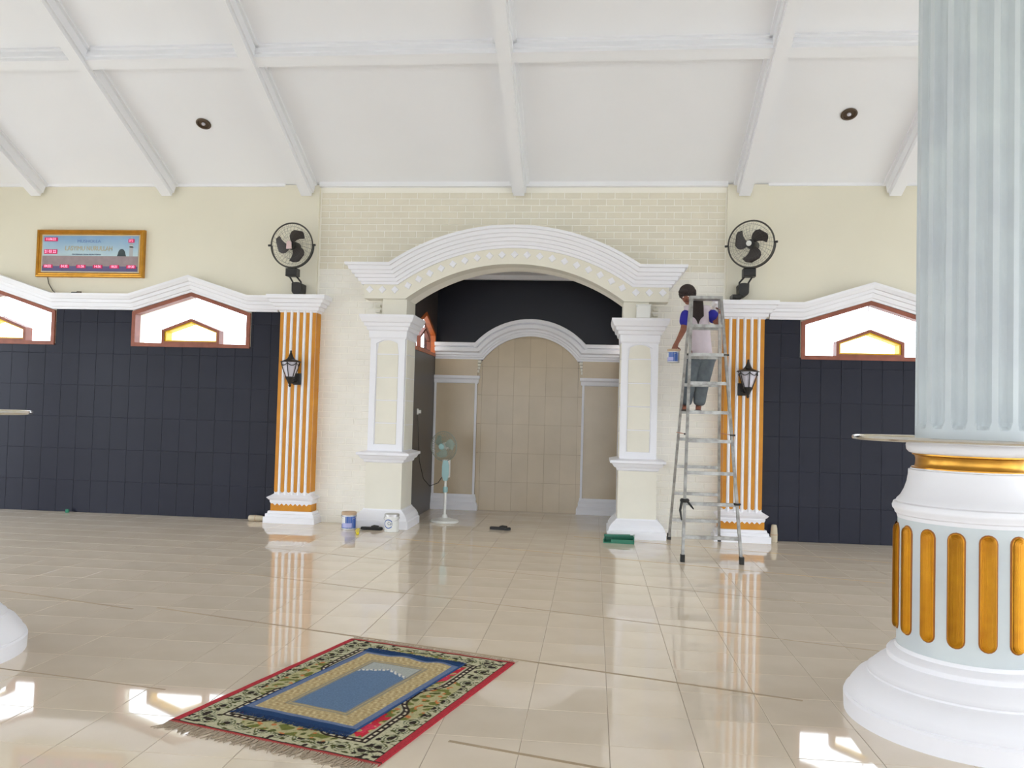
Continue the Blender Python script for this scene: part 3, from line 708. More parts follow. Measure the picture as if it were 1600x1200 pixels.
# lantern lamps
def lantern(x, z, label, dx):
    y = 10.12
    t = thing('wall_lantern', label, 'lamp', (x, y, z), 'wall lanterns on the pilasters')
    m = MB(); m.lathe([(.136,.085),(.14,.092),(.055,.125),(.037,.15),(.02,.19),(.012,.215)], 6); m.build('roof', IRON, t, world=False)
    m = MB(); m.sphere((0,0,.225), .014, 8, 6); m.build('finial', IRON, t, world=False, smooth=True)
    MB().lathe([(.05,-.10),(.104,.08),(.104,.085)], 24).build('glass_shade', OPAL, t, world=False, smooth=True)
    m = MB()
    for k in range(6):
        a = PI/3*k+PI/6; m.tube([(.118*math.cos(a), .118*math.sin(a), .085), (.095*math.cos(a), .095*math.sin(a), .0), (.055*math.cos(a), .055*math.sin(a), -.105)], .006, 5)
        b = a+PI/3; m.tube([((.112)*math.cos(a+(b-a)*f), (.112)*math.sin(a+(b-a)*f), .075-.035*math.sin(PI*f)) for f in (0,.2,.4,.6,.8,1)], .005, 4)
    m.build('cage_ribs', IRON, t, world=False)
    MB().lathe([(.057,-.10),(.06,-.115),(.045,-.14),(.03,-.17),(.015,-.205),(.02,-.215),(.005,-.235)], 12).build('lower_cup', IRON, t, world=False, smooth=True)
    m = MB(); m.tube([(0,0,-.15),(dx*.4,.05,-.18),(dx,.09,-.17),(dx,.12,-.13)], .014, 8); m.build('arm', IRON, t, world=False, smooth=True)
    MB().bbox(dx-.05, dx+.05, .10, .128, -.20, -.05, .01).build('back_plate', IRON, t, world=False)
    return t
lantern(-3.885, 1.985, 'dark bronze lantern on the pilaster near the paint cans', .05)
lantern(1.855, 1.985, 'dark bronze lantern on the pilaster behind the ladder', -.05)

# ------------------------------------------------------------------ framed prayer clock
t = thing('prayer_clock', 'gilt framed digital prayer time board with red numbers above the cornice', 'clock', (-6.87, YW, 3.51))
x0, x1, z0, z1 = -7.65, -6.10, 3.185, 3.835
m = MB(); f = .055
o_ = [(x0,z0),(x1,z0),(x1,z1),(x0,z1)]
def ringf(ins, y): return [(x0+ins,y,z0+ins),(x1-ins,y,z0+ins),(x1-ins,y,z1-ins),(x0+ins,y,z1-ins)]
lv = [ringf(0,YW), ringf(0,YW-.05), ringf(.008,YW-.062), ringf(.022,YW-.066), ringf(.032,YW-.052), ringf(.05,YW-.058), ringf(.065,YW-.04), ringf(.066,YW-.02)]
vs = [p for l in lv for p in l]; m.add(vs, [(i*4+k,i*4+(k+1)%4,(i+1)*4+(k+1)%4,(i+1)*4+k) for i in range(len(lv)-1) for k in range(4)]); m.build('frame', GOLDM, t)
MB().box(x0+.06, x1-.06, YW-.035, YW-.005, z0+.06, z1-.06).build('mat_board', mat('cream_mat', (214, 200, 172), .7), t)
px0, px1, pz0, pz1 = x0+.085, x1-.085, z0+.082, z1-.082
def grad_mat(name, a, b, lo, hi):
    m = mat(name, a, .35); nt = m.node_tree; tc = nt.nodes.new('ShaderNodeTexCoord'); sp = nt.nodes.new('ShaderNodeSeparateXYZ'); mr = nt.nodes.new('ShaderNodeMapRange'); mx = nt.nodes.new('ShaderNodeMix'); mx.data_type = 'RGBA'
    nz = nt.nodes.new('ShaderNodeTexNoise'); nz.inputs['Scale'].default_value = 6; ad = nt.nodes.new('ShaderNodeMath'); ad.operation = 'MULTIPLY_ADD'; ad.inputs[1].default_value = .12
    nt.links.new(tc.outputs['Object'], sp.inputs[0]); nt.links.new(tc.outputs['Object'], nz.inputs['Vector']); nt.links.new(nz.outputs[0], ad.inputs[0]); nt.links.new(sp.outputs[2], ad.inputs[2])
    nt.links.new(ad.outputs[0], mr.inputs[0]); mr.inputs[1].default_value = lo+.06; mr.inputs[2].default_value = hi+.06
    nt.links.new(mr.outputs[0], mx.inputs[0]); mx.inputs[6].default_value = (*lin(a), 1); mx.inputs[7].default_value = (*lin(b), 1); nt.links.new(mx.outputs[2], nt.nodes['Principled BSDF'].inputs['Base Color']); return m
pr = MB().box(px0, px1, YW-.041, YW-.035, pz0, pz1).build('printed_panel', grad_mat('printed_sky', (186, 208, 216), (128, 166, 204), -.02, .24), t, label='printed sky-blue mosque picture')
zt = pz0+.21
MB().box(px0, px1, YW-.043, YW-.041, pz0+.07, zt).build('printed_ground', mat('mauve_grey_print', (158, 142, 146), .4, var=.15, nscale=14), t)
MB().box(px0, px1, YW-.043, YW-.041, pz0, pz0+.07).build('printed_ground', mat('violet_blue_print', (96, 92, 134), .4, var=.1, nscale=9), t)
MB().prism([(px1-.30, zt), (px1-.17, zt)]+[(px1-.235+.055*math.cos(a), zt+.10*math.sin(a)**.8) for a in [PI*k/12 for k in range(1,12)]], YW-.043, YW-.041).build('printed_dome', mat('dark_teal_print', (62, 74, 78), .4), t)
m = MB(); m.box(px1-.125, px1-.075, YW-.043, YW-.041, zt, zt+.17); m.box(px1-.13, px1-.07, YW-.043, YW-.041, zt+.12, zt+.135); m.box(px1-.112, px1-.088, YW-.043, YW-.041, zt+.17, zt+.26); m.build('printed_minaret', mat('pale_grey_print', (176, 178, 182), .4), t)
INKB = mat('faded_blue_lettering', (104, 134, 190), .4); INKG = mat('pale_gold_lettering', (190, 176, 138), .4); INKD = mat('dark_blue_lettering', (60, 84, 124), .4)
cx = (px0+px1)/2-.02
text('MUSHOLLA', .058, cx-.0, YW-.043, pz1-.075, 'lettering', INKB, t, .0008, sx=1.15)
text('LASYIMU NURULLAH', .088, cx+.0, YW-.043, pz1-.175, 'lettering', INKG, t, .0012, sx=.83)
text('PERUMAHAN GRIYA INDAH PERMAI', .026, cx-.03, YW-.043, zt+.02, 'lettering', INKD, t, .0008, sx=1.)
def led(s_, x, z, w, h, size):
    b = MB().bbox(x-w/2, x+w/2, YW-.050, YW-.041, z-h/2, z+h/2, .003).build('digit_window', LEDBK, t)
    tx = text(s_, size, x, YW-.051, z, 'digits', LED, t, .001, sx=.95)
    return b
led('11:06:22', px0+.12, pz1-.05, .19, .052, .045); led('21 03 22', px0+.12, pz1-.22, .19, .062, .050)
led('27.2', px1-.10, pz1-.065, .085, .05, .036)
for k, s_ in enumerate(('04:22', '04:32', '11:56', '14:56', '18:21', '19:30')): led(s_, px0+.09+k*(px1-px0-.18)/5, pz0+.065, .135, .046, .046)
w_ = MB(); w_.tube([(-7.50,YW-.01,3.19),(-7.47,YW-.02,3.10),(-7.40,YW-.03,3.00),(-7.33,YW-.05,2.955)], .005, 6)
w_.build('power_cord', IRON, t)

# ------------------------------------------------------------------ downlights
for x, y, lab in ((-4.83, 9.43, 'small round brown downlight on the sloping ceiling on the prayer clock side'), (2.78, 9.38, 'small round brown downlight on the sloping ceiling near the big column')):
    t = thing('ceiling_downlight', lab, 'lamp', (x, y, zc(y)), 'ceiling downlights')
    t.rotation_euler = (-math.atan(A), 0, 0)
    MB().lathe([(.088,-.004),(.09,-.012),(.08,-.018),(.066,-.014),(.06,.03)], 32, cap=False).build('rim', BROWN, t, world=False, smooth=True)
    MB().lathe([(.001,-.003),(.07,-.002)], 32, cap=False).build('reflector', BROWN, t, world=False, smooth=True)
    MB().sphere((0,0,-.012), (.024,.024,.018), 12, 8).build('bulb', OPAL, t, world=False, smooth=True)

# ------------------------------------------------------------------ stand fan in the niche
t = thing('pedestal_fan', 'white pedestal fan with aqua blades standing inside the niche', 'fan', (-1.97, 10.93, 0))
MB().add(*(lambda m: (m.v, m.f))(MB().lathe([(.19,0),(.195,.012),(.18,.03),(.10,.05),(.045,.062),(.03,.10)], 32))).build('base', PLASW, t, world=False, smooth=True)
MB().lathe([(.019,.06),(.019,.40),(.027,.40),(.027,.46),(.016,.46),(.016,.62)], 16).build('pole', PLASW, t, world=False, smooth=True)
MB().lathe([(.030,.40),(.034,.41),(.034,.46),(.026,.475)], 16).build('height_collar', AQUA, t, world=False, smooth=True)
m = MB(); m.prism([(-.026,.56),(.026,.56),(.046,.64),(.046,.76),(.03,.83),(-.03,.83),(-.046,.76),(-.046,.64)], -.045, .04); m.build('control_box', AQUA, t, world=False)
m = MB(); m.bbox(-.05, .05, -.03, .06, .60, .84, .012); m.build('control_housing', PLASW, t, world=False)
h = bpy.data.objects.new('fan_head', None); col.objects.link(h); h.parent = t; h.location = (-.035, -.02, 1.02); h.rotation_euler = (.05, 0, -.35); h['_o'] = (0,0,0)
cage(.20, .06, CAGE, h, 40, .0016, .005)
TB = mat('pale_aqua_blade', (158, 172, 162), .4)
for k in range(3): blade_mesh(.5+2*PI*k/3, .03, .165, -.4, .45, .6, .02).build('blade', TB, h, world=False, smooth=True)
m = MB(); m.lathe([(.045,-.02),(.05,.0),(.05,.12),(.03,.15)], 20); m.v = [(v[0], v[2]+.03, v[1]) for v in m.v]; m.build('motor', PLASW, h, world=False, smooth=True)
m = MB(); m.lathe([(.042,0),(.036,.012)], 24); m.v = [(v[0], -.062-v[2], v[1]) for v in m.v]; m.build('hub_cap', AQUA, h, world=False, smooth=True)
cd = MB(); cd.tube([(-2.44,11.2,1.43),(-2.42,11.18,1.15),(-2.38,11.12,.8),(-2.30,11.05,.56),(-2.2,11.0,.47),(-2.08,10.97,.52),(-2.0,10.94,.64)], .005, 6)
cd.build('power_cord', IRON, t)
t = thing('wall_socket', 'small white socket on the dark inner side wall of the niche', 'socket', (NX0, 11.22, 1.48))
MB().box(NX0, NX0+.012, 11.18, 11.26, 1.44, 1.52).build('socket_plate', PLASW, t); MB().box(NX0+.012, NX0+.05, 11.195, 11.24, 1.455, 1.50).build('plug', PLASW, t)

# ------------------------------------------------------------------ things on the floor
def can(loc, label, rz, kind):
    t = thing('paint_can', label, 'paint can', loc, 'paint cans')
    t.rotation_euler = (0, 0, rz)
    MB().lathe([(.086,0),(.09,.004),(.09,.01),(.087,.014),(.087,.196),(.09,.2),(.09,.21),(.083,.213),(.083,.205),(.03,.2)], 32).build('can_body', PLASW if kind else TIN, t, world=False, smooth=True)
    MB().lathe([(.0875,.18 if not kind else .19),(.092,.186),(.092,.214),(.084,.218)], 32).build('rim', PAINTB if not kind else TIN, t, world=False, smooth=True)
    def lab(nm, a0, a1, z0, z1, m_, rr=.0882):
        n_ = 10; vs = []
        for z in (z0, z1): vs += [(rr*math.sin(a0+(a1-a0)*k/n_), -rr*math.cos(a0+(a1-a0)*k/n_), z) for k in range(n_+1)]
        MB().add(vs, [(k, k+1, k+n_+2, k+n_+1) for k in range(n_)]).build(nm, m_, t, world=False, smooth=True)
    if not kind:
        lab('label', -1.5, 1.5, .02, .165, BLUEL, .0878); lab('label_patch', -1.2, -.35, .07, .16, PLASW, .0884); lab('label_band', -.9, .6, .03, .085, mat('pale_violet_print', (168, 170, 214), .4), .0886)
    else:
        lab('label', -1.4, 1.4, .02, .185, PLASW, .0878)
        m = MB(); n_ = 28
        for k in range(n_):                            # blue ring on the label
            a, b = .5+5.2*k/n_, .5+5.2*(k+1)/n_
            q = [(-.022+ r*math.cos(c), .10+r*math.sin(c)) for r, c in ((.045,a),(.056,a),(.056,b),(.045,b))]
            m.add([(x, -math.sqrt(.0889**2-x*x), z) for x, z in q], [(0,1,2,3)])
        m.build('label_ring', BLUEL, t, world=False)
    for s in (-1, 1): m = MB(); m.tube([(s*.088,0,.17),(s*.097,0,.17)], .009, 8); m.build('handle_ear', TIN, t, world=False)
    MB().tube([(.096*math.cos(a), -.012-.075*math.sin(a)*.9, .17-.075*math.sin(a)*.55) for a in [PI*k/14 for k in range(15)]], .0025, 5).build('handle', TIN, t, world=False, smooth=True)
    return t
can((-2.99, 9.93, 0), 'blue and white labelled paint can with tan paint crust on its rim', .1, 0)
k = can((-2.44, 9.90, 0), 'white paint can with a blue ring, before the pier base', 0, 1)
text('Cat', .055, -2.44, 9.90-.0895, .105, 'lettering', INKD, k, .001, sx=.8)
def slipper(loc, rz, label):
    t = thing('rubber_slipper', label, 'slipper', loc, 'black slippers'); t.rotation_euler = (0,0,rz)
    out = [(-.135,.0),(-.128,-.03),(-.09,-.04),(-.03,-.034),(.03,-.045),(.09,-.052),(.125,-.035),(.137,0),(.125,.032),(.09,.045),(.03,.036),(-.03,.03),(-.09,.038),(-.128,.028)]
    m = MB(); n_ = len(out); m.add([(x,y,0) for x,y in out]+[(x*1.02,y*1.04,.028) for x,y in out]+[(x*.97,y*.92,.033) for x,y in out],
        [tuple(range(n_-1,-1,-1)), tuple(2*n_+i for i in range(n_))]+[(i,(i+1)%n_,(i+1)%n_+n_,i+n_) for i in range(n_)]+[(i+n_,(i+1)%n_+n_,(i+1)%n_+2*n_,i+2*n_) for i in range(n_)])
    m.build('sole', RUBBER, t, world=False, smooth=True)
    m = MB(); n2 = 10; vs = []
    for x_, hh in ((-.005,.030),(.03,.042),(.085,.034)):
        vs += [(x_, -.05*math.cos(PI*k/n2), .018+hh*math.sin(PI*k/n2)) for k in range(n2+1)]+[(x_, -.044*math.cos(PI*k/n2), .018+(hh-.006)*math.sin(PI*k/n2)) for k in range(n2+1)]
    w = 2*(n2+1)
    for a in range(2):
        for k in range(n2): m.f += [(a*w+k,a*w+k+1,(a+1)*w+k+1,(a+1)*w+k), (a*w+n2+1+k,(a+1)*w+n2+1+k,(a+1)*w+n2+2+k,a*w+n2+2+k)]
    for k in range(n2): m.f += [(k,n2+1+k,n2+2+k,k+1), (2*w+k,2*w+k+1,2*w+n2+2+k,2*w+n2+1+k)]
    m.v = vs; m.build('strap', RUBBER, t, world=False, smooth=True)
    return t
slipper((-1.155, 10.43, 0), -.12, 'black rubber slipper lying alone in front of the niche')
slipper((-2.71, 9.97, 0), .1, 'black rubber slipper between the two paint cans')
t = thing('yellow_scraper', 'short yellow plastic handled scraper on the floor by the slipper between the cans', 'tool', (-2.80, 9.72, 0))
MB().tube([(-2.83,9.80,.022),(-2.80,9.66,.026),(-2.75,9.50,.018)], [.018,.025,.016], 10).build('handle', YELP, t, smooth=True)
MB().box(-2.845, -2.80, 9.82, 9.87, .008, .012).build('blade', TIN, t)
t = thing('dustpan', 'green plastic dustpan on the floor before the pier nearest the ladder', 'dustpan', (.345, 9.80, 0)); t.rotation_euler = (0,0,-.06)
m = MB(); prof_ = [(-.19,.004,.018),(.19,.004,.018)]
m.box(-.19, .17, -.11, .10, .0, .012); m.build('pan', GREEN, t, world=False)
m = MB(); m.box(-.19, .17, .09, .102, .01, .075); m.box(-.19, -.178, -.11, .1, .01, .05); m.box(.158, .17, -.11, .1, .01, .085); m.box(-.10,.17,-.11,-.098,.01,.045); m.build('rim_wall', GREEN, t, world=False)
m = MB(); m.bar((-.17,.03,.075), (.12,.03,.085), .05, .014, (0,0,1)); m.build('handle', GREEN, t, world=False)
for loc, rz, lay, lab in (((-4.33, 10.30, 0), .1, True, 'beige wrapped bundle lying by the pilaster near the paint cans'), ((2.235, 10.33, 0), 0, False, 'beige tapered bundle standing by the pilaster behind the ladder')):
    t = thing('wrapped_bundle', lab, 'bundle', loc, 'beige bundles by the pilasters')
    m = MB(); m.lathe([(.036,0),(.042,.01),(.044,.09),(.038,.17),(.03,.205),(.028,.212)], 14)
    if lay: m.v = [(z-.106, y, x*.9+.037) for x, y, z in m.v]
    m.build('wrapping', STONE, t, world=False, smooth=True)
    m = MB(); m.lathe([(.0445,.085),(.0455,.09),(.0445,.10)], 14, cap=False)
    if lay: m.v = [(z-.106, y, x*.9+.037) for x, y, z in m.v]
    m.build('band', PAINTB, t, world=False, smooth=True)
t = thing('bottle_cap', 'tiny green plastic cap on the floor at the foot of the charcoal tiles', 'cap', (-7.0, 10.36, 0))
MB().lathe([(.024,0),(.025,.004),(.024,.04),(.02,.045)], 16).build('shell', GREEN, t, world=False, smooth=True)
for k, (x, lab) in enumerate(((-7.02, 'small dark clip lying on the cornice under the prayer clock'), (-4.18, 'tiny dark clip lying on the cornice beside the wall fan bracket'), (2.10, 'small dark clip lying on the cornice behind the ladder side fan'))):
    t = thing('metal_clip', lab, 'clip', (x, YW-.08, 2.955))
    w = .07 if k == 0 else .035
    MB().box(-w, w*.2, -.01, .01, 0, .022).build('jaw', IRON, t, world=False); MB().box(w*.1, w, -.008, .008, 0, .03).build('spring', BROWN, t, world=False)

# ------------------------------------------------------------------ ladder
t = thing('step_ladder', 'tall worn aluminium step ladder with the painter on it', 'ladder', (1.24, 9.43, 0))
HT = 2.86
def near(z): return 8.67+(9.37-8.67)*z/HT
def far(z): return 10.2+(9.47-10.2)*z/HT
def lx(z, s): return (.955+.125*z/HT) if s < 0 else (1.555-.15*z/HT)
for fn in (near, far):
    for s in (-1, 1):
        lg = MB().bar((lx(.03,s), fn(.03), .03), (lx(HT,s), fn(HT), HT), .028, .05, (0,1,0)).build('leg', ALU, t)
        MB().bbox(lx(0,s)-.022, lx(0,s)+.022, fn(0)-.035, fn(0)+.035, 0, .075, .006).build('rubber_foot', RUBBER, lg)
for fn, zs in ((near, (.25,.59,.91,1.25,1.56,1.88,2.20,2.53)), (far, (.25,.58,.91,1.24,1.56,1.88,2.20,2.53))):
    for z in zs: MB().bar((lx(z,-1), fn(z), z), (lx(z,1), fn(z), z), .032, .036, (0,0,1)).build('rung', ALU, t)
MB().bbox(lx(HT,-1)-.02, lx(HT,1)+.02, 9.35, 9.49, HT-.02, HT+.02, .006).build('top_cap', ALU, t)
for s in (-1, 1):
    MB().bar((lx(1.32,s)+s*.018, near(1.32), 1.32), (lx(1.32,s)+s*.018, far(1.32), 1.32), .022, .006, (0,0,1)).build('spreader', ORANGE, t)
    for z in (1.32, 2.20): MB().tube([(lx(z,s)-.02, near(z)-.02, z), (lx(z,s)+.035*s, near(z)-.02, z)], .010, 8).build('bolt', IRON, t)
st = MB(); xz = lx(.6,-1)
st.tube([(xz+.03*math.cos(a), near(.6)+.035*math.sin(a), .62) for a in [2*PI*k/12 for k in range(12)]], .022, 6, True)
st.tube([(xz-.03, near(.6)-.03, .62), (xz-.05, near(.55)-.04, .52), (xz-.035, near(.5)-.05, .42)], [.016,.014,.008], 6)
st.tube([(xz+.03, near(.6)-.03, .61), (xz+.07, near(.55)-.04, .56), (xz+.085, near(.5)-.05, .54)], [.012,.010,.006], 6)
st.build('tied_rag', RUBBER, t, label='dark rag knotted on the leg', smooth=True)
MB().tube([(lx(.6,1)+.03*math.cos(a), near(.6)+.035*math.sin(a), .60) for a in [2*PI*k/12 for k in range(12)]], .012, 6, True).build('tied_rag', RUBBER, t, smooth=True)

# ------------------------------------------------------------------ the painter
def skin(name, verts, edges, radii, m, parent, levels=2, root=0, label=None):
    me = bpy.data.meshes.new(name); off = parent['_o']
    me.from_pydata([tuple(a-b for a, b in zip(v, off)) for v in verts], edges, [])
    o = bpy.data.objects.new(name, me); col.objects.link(o)
    md = o.modifiers.new('s', 'SKIN'); md.use_smooth_shade = True
    if me.skin_vertices: sv = me.skin_vertices[0].data
    else: sv = me.attributes and me.skin_vertices[0].data
    for i, r in enumerate(radii):
        sv[i].radius = (r, r) if not isinstance(r, tuple) else r
        sv[i].use_root = (i == root)
    o.modifiers.new('u', 'SUBSURF').levels = levels; o.modifiers['u'].render_levels = levels
    dg = bpy.context.evaluated_depsgraph_get(); nm = bpy.data.meshes.new_from_object(o.evaluated_get(dg))
    bpy.data.objects.remove(o); nm.materials.clear(); nm.materials.append(m)
    for p in nm.polygons: p.use_smooth = True
    n = bpy.data.objects.new(name, nm); col.objects.link(n); n.parent = parent
    if label: n['label'] = label
    return n
pn = thing('person', 'painter in a pinkish white shirt with blue sleeves and grey jeans standing on the ladder', 'person', (1.2, 9.85, 1.58))
V = []; E_ = []; RR = []
def vt(p, r, fr=None):
    V.append(p); RR.append(r)
    if fr is not None: E_.append((fr, len(V)-1))
    return len(V)-1
pel = vt((1.27, 9.93, 2.28), .105); sp1 = vt((1.26, 9.93, 2.43), .095, pel); sp2 = vt((1.235, 9.91, 2.60), .11, sp1); ch = vt((1.205, 9.89, 2.735), .095, sp2)
nk = vt((1.135, 9.85, 2.835), .042, ch); hb = vt((1.105, 9.82, 2.885), .042, nk)
hd = vt((1.085, 9.80, 2.95), .078, hb); ht = vt((1.09, 9.81, 3.02), .062, hd)
def hand(wr, hnd, dirs, roots, back):
    for d, r0_ in zip(dirs, roots):
        a = vt(tuple(np.array(hnd)+np.array(r0_)), .0105, back); p = np.array(V[a])
        b = vt(tuple(p+np.array(d[0])), .0095, a); vt(tuple(np.array(V[b])+np.array(d[1])), .008, b)
# arm that holds the can
s1 = vt((1.085, 9.87, 2.775), .055, ch); e1 = vt((1.045, 9.84, 2.545), .041, s1); w1 = vt((.965, 9.79, 2.385), .027, e1); h1 = vt((.935, 9.775, 2.325), .036, w1)
hand(w1, V[h1], [((.0+.004*k, -.012, -.032), (.0, .018, -.022)) for k in range(4)]+[((.028,-.01,-.018),(.012,-.002,-.02))],
     [(-.030,-.008,-.030), (-.012,-.012,-.036), (.006,-.012,-.036), (.022,-.008,-.030), (.030,-.004,.0)], h1)
# arm that grips the ladder top
s2_ = vt((1.335, 9.89, 2.775), .055, ch); e2 = vt((1.435, 9.80, 2.62), .040, s2_); w2 = vt((1.435, 9.60, 2.70), .026, e2); h2 = vt((1.425, 9.545, 2.725), .034, w2)
hand(w2, V[h2], [((-.006, -.030, .004), (-.024, -.010, -.0)) for k in range(4)]+[((-.025,-.012,.012),(-.015,-.012,.0))],
     [(.0,-.028,.026), (.002,-.032,.009), (.002,-.032,-.009), (.0,-.028,-.026), (-.018,-.010,.026)], h2)
# legs
for hx, kx, ky, ax, ay, tx in ((1.205, 1.135, 9.80, 1.085, 9.875, 1.06), (1.335, 1.275, 9.79, 1.245, 9.885, 1.215)):
    a = vt((hx, 9.93, 2.20), .088, pel); b = vt((kx, ky+.02, 1.95), .058, a); c_ = vt(((kx+ax)/2, (ky+ay)/2+.03, 1.80), .052, b); d = vt((ax, ay, 1.655), .036, c_)
    e = vt((ax-.005, ay+.005, 1.615), .036, d); f_ = vt(((ax+tx)/2, ay-.075, 1.608), .036, e); vt((tx, ay-.15, 1.600), .026, f_)
body = skin('body', V, E_, RR, SKIN, pn)
# face and hair
fc = Vector((1.075, 9.775, 2.945)); tilt = Matrix.Rotation(-.28, 3, 'Y') @ Matrix.Rotation(.38, 3, 'X') @ Matrix.Rotation(-.45, 3, 'Z')
def hp(x, y, z): return tuple(fc+tilt@Vector((x, y, z)))
def blob(cx, cy, cz, r):
    m = MB(); m.sphere((0,0,0), r, 16, 10); m.v = [hp(v[0]+cx, v[1]+cy, v[2]+cz) for v in m.v]; return m
fm = blob(0, -.006, -.012, (.068, .076, .092)); fb = blob(0, -.082, -.018, (.011, .018, .02)); fm.add(fb.v, fb.f)
for s in (-1, 1): e_ = blob(s*.07, .008, -.01, (.010, .018, .026)); fm.add(e_.v, e_.f)
ch_ = blob(0, -.05, -.075, (.032, .028, .022)); fm.add(ch_.v, ch_.f)
fm.build('face', SKIN, pn, smooth=True)
for s in (-1, 1):
    blob(s*.028, -.068, .006, (.012, .008, .006)).build('eye', PLASW, pn, smooth=True); blob(s*.028, -.072, .024, (.017, .006, .004)).build('eyebrow', HAIR, pn, smooth=True)
blob(0, -.074, -.052, (.022, .009, .007)).build('mouth', mat('dark_lips', (112, 60, 54), .6), pn, smooth=True)
hm = blob(0, .018, .040, (.098, .100, .090)); q = blob(-.02, -.045, .066, (.066, .046, .036)); hm.add(q.v, q.f); q = blob(.05, .02, .0, (.045, .07, .075)); hm.add(q.v, q.f); q = blob(-.062, .012, .012, (.03, .055, .06)); hm.add(q.v, q.f)
for k in range(26):
    a = 2*PI*k/26; q = MB().tube([hp(.07*math.cos(a), .015+.07*math.sin(a), .07), hp(.092*math.cos(a), .015+.095*math.sin(a), .03), hp(.094*math.cos(a+.1), .015+.098*math.sin(a+.1), -.012 if math.sin(a) > -.4 else .022)], [.016,.014,.006], 6); hm.add(q.v, q.f)
hm.build('hair', HAIR, pn, smooth=True)
lk = MB()
for k in range(9):
    x_ = 1.135+.014*k; lk.tube([(x_-.01+.01*k*.2, 9.83, 2.885), (x_, 9.765, 2.80), (x_+.004, 9.755, 2.70), (1.19+.004*k, 9.765, 2.60+.02*abs(k-4)*.8)], [.014,.018,.016,.005], 6)
lk.build('hair', HAIR, pn, smooth=True, label='long dark hair hanging over the chest')
# shirt
V, E_, RR = [], [], []
z_ = vt((1.285, 9.93, 2.17), (.165,.135)); a = vt((1.278, 9.93, 2.24), (.165,.135), z_); b = vt((1.262, 9.93, 2.40), (.150,.130), a); c_ = vt((1.24, 9.91, 2.58), (.155,.135), b); d = vt((1.21, 9.89, 2.72), (.135,.12), c_); e = vt((1.16, 9.865, 2.80), .062, d); vt((1.145, 9.858, 2.82), .054, e)
f_ = vt((1.10, 9.875, 2.765), .078, d); vt((1.082, 9.865, 2.72), .072, f_); g_ = vt((1.325, 9.89, 2.775), .078, d); vt((1.355, 9.878, 2.745), .072, g_)
skin('shirt', V, E_, RR, SHIRT, pn)
for p in (((1.095, 9.87, 2.785), (1.075, 9.858, 2.69), (1.052, 9.846, 2.57)), ((1.345, 9.885, 2.765), (1.385, 9.86, 2.71), (1.43, 9.81, 2.645))):
    V, E_, RR = [], [], []; a = vt(p[0], .080); b = vt(p[1], .080, a); vt(p[2], .076, b)
    skin('sleeve', V, E_, RR, BLUE, pn, label='royal blue sleeve')
V, E_, RR = [], [], []
pj = vt((1.272, 9.93, 2.29), .125)
for hx, kx, ky, ax, ay in ((1.205, 1.135, 9.80, 1.085, 9.875), (1.335, 1.275, 9.79, 1.245, 9.885)):
    a = vt((hx, 9.93, 2.20), .118, pj); b = vt((kx, ky+.02, 1.95), .092, a); c_ = vt(((kx+ax)/2, (ky+ay)/2+.03, 1.80), .085, b); vt((ax, ay+.005, 1.635), .076, c_)
skin('jeans', V, E_, RR, JEANS, pn)
for tx, ay in ((1.07, 9.80), (1.225, 9.81)):
    m = MB(); m.sphere((tx, ay, 1.583), (.045, .125, .012), 14, 6); m.build('sandal', RUBBER, pn, smooth=True)
# can in the painter's hand
k = can((.925, 9.765, 2.14), 'part used paint can hanging from the painter hand', -.7, 0); k.scale = (.80, .80, .74)
del k['group']

# ------------------------------------------------------------------ rugs
WEAVE = attr_mat('woven_pile')
def rug(name, label, loc, rz, W, L, res, fn, thick, z0, wave=None):
    t = thing(name, label, 'rug', (loc[0], loc[1], z0)); t.rotation_euler = (0, 0, rz)
    nx, ny = int(W/res)+1, int(L/res)+1
    X, Y = np.meshgrid(np.linspace(0, W, nx), np.linspace(0, L, ny)); C = fn(X, Y, W, L)
    Z = np.full_like(X, thick)+.0006*np.sin(X*37+Y*23)
    if wave: Z = Z+wave(X, Y)
    Zb = Z-thick
    vs = np.stack([X, Y, Z], -1).reshape(-1, 3).tolist()+np.stack([X, Y, np.maximum(Zb, 0)], -1).reshape(-1, 3).tolist()
    N = nx*ny; idx = np.arange(N).reshape(ny, nx)
    top = np.stack([idx[:-1,:-1], idx[:-1,1:], idx[1:,1:], idx[1:,:-1]], -1).reshape(-1, 4)
    bd = np.concatenate([idx[0,:], idx[1:,-1], idx[-1,-2::-1], idx[-2:0:-1,0]]); b2 = np.roll(bd, -1)
    side = np.stack([bd, bd+N, b2+N, b2], -1)
    me = bpy.data.meshes.new('pile'); me.from_pydata(vs, [], top.tolist()+side.tolist()); me.materials.append(WEAVE)
    at = me.color_attributes.new('weave', 'FLOAT_COLOR', 'POINT')
    s_ = C/255.; s_ = np.where(s_ <= .04045, s_/12.92, ((s_+.055)/1.055)**2.4); s_ = np.concatenate([s_, np.ones(s_.shape[:2]+(1,))], -1).reshape(-1, 4)
    at.data.foreach_set('color', np.concatenate([s_, s_]).astype(np.float32).ravel())
    o = bpy.data.objects.new('pile', me); col.objects.link(o); o.parent = t
    return t
rs = np.random.RandomState(3)
def put(C, mask, c): C[mask] = c
def noise2(X, Y, sc_, seed):
    r = np.random.RandomState(seed); out = np.zeros_like(X)
    for k in range(9):
        a = r.uniform(0, 2*PI); f = sc_*r.uniform(.6, 1.5); out += np.sin((X*math.cos(a)+Y*math.sin(a))*f+r.uniform(0, 6))
    return out/9
CRM, DRK, OLV, GRN, RED, PNK, ORG = map(np.array, ((188,184,154),(44,34,30),(104,108,52),(50,84,56),(176,40,56),(222,62,92),(196,120,70)))
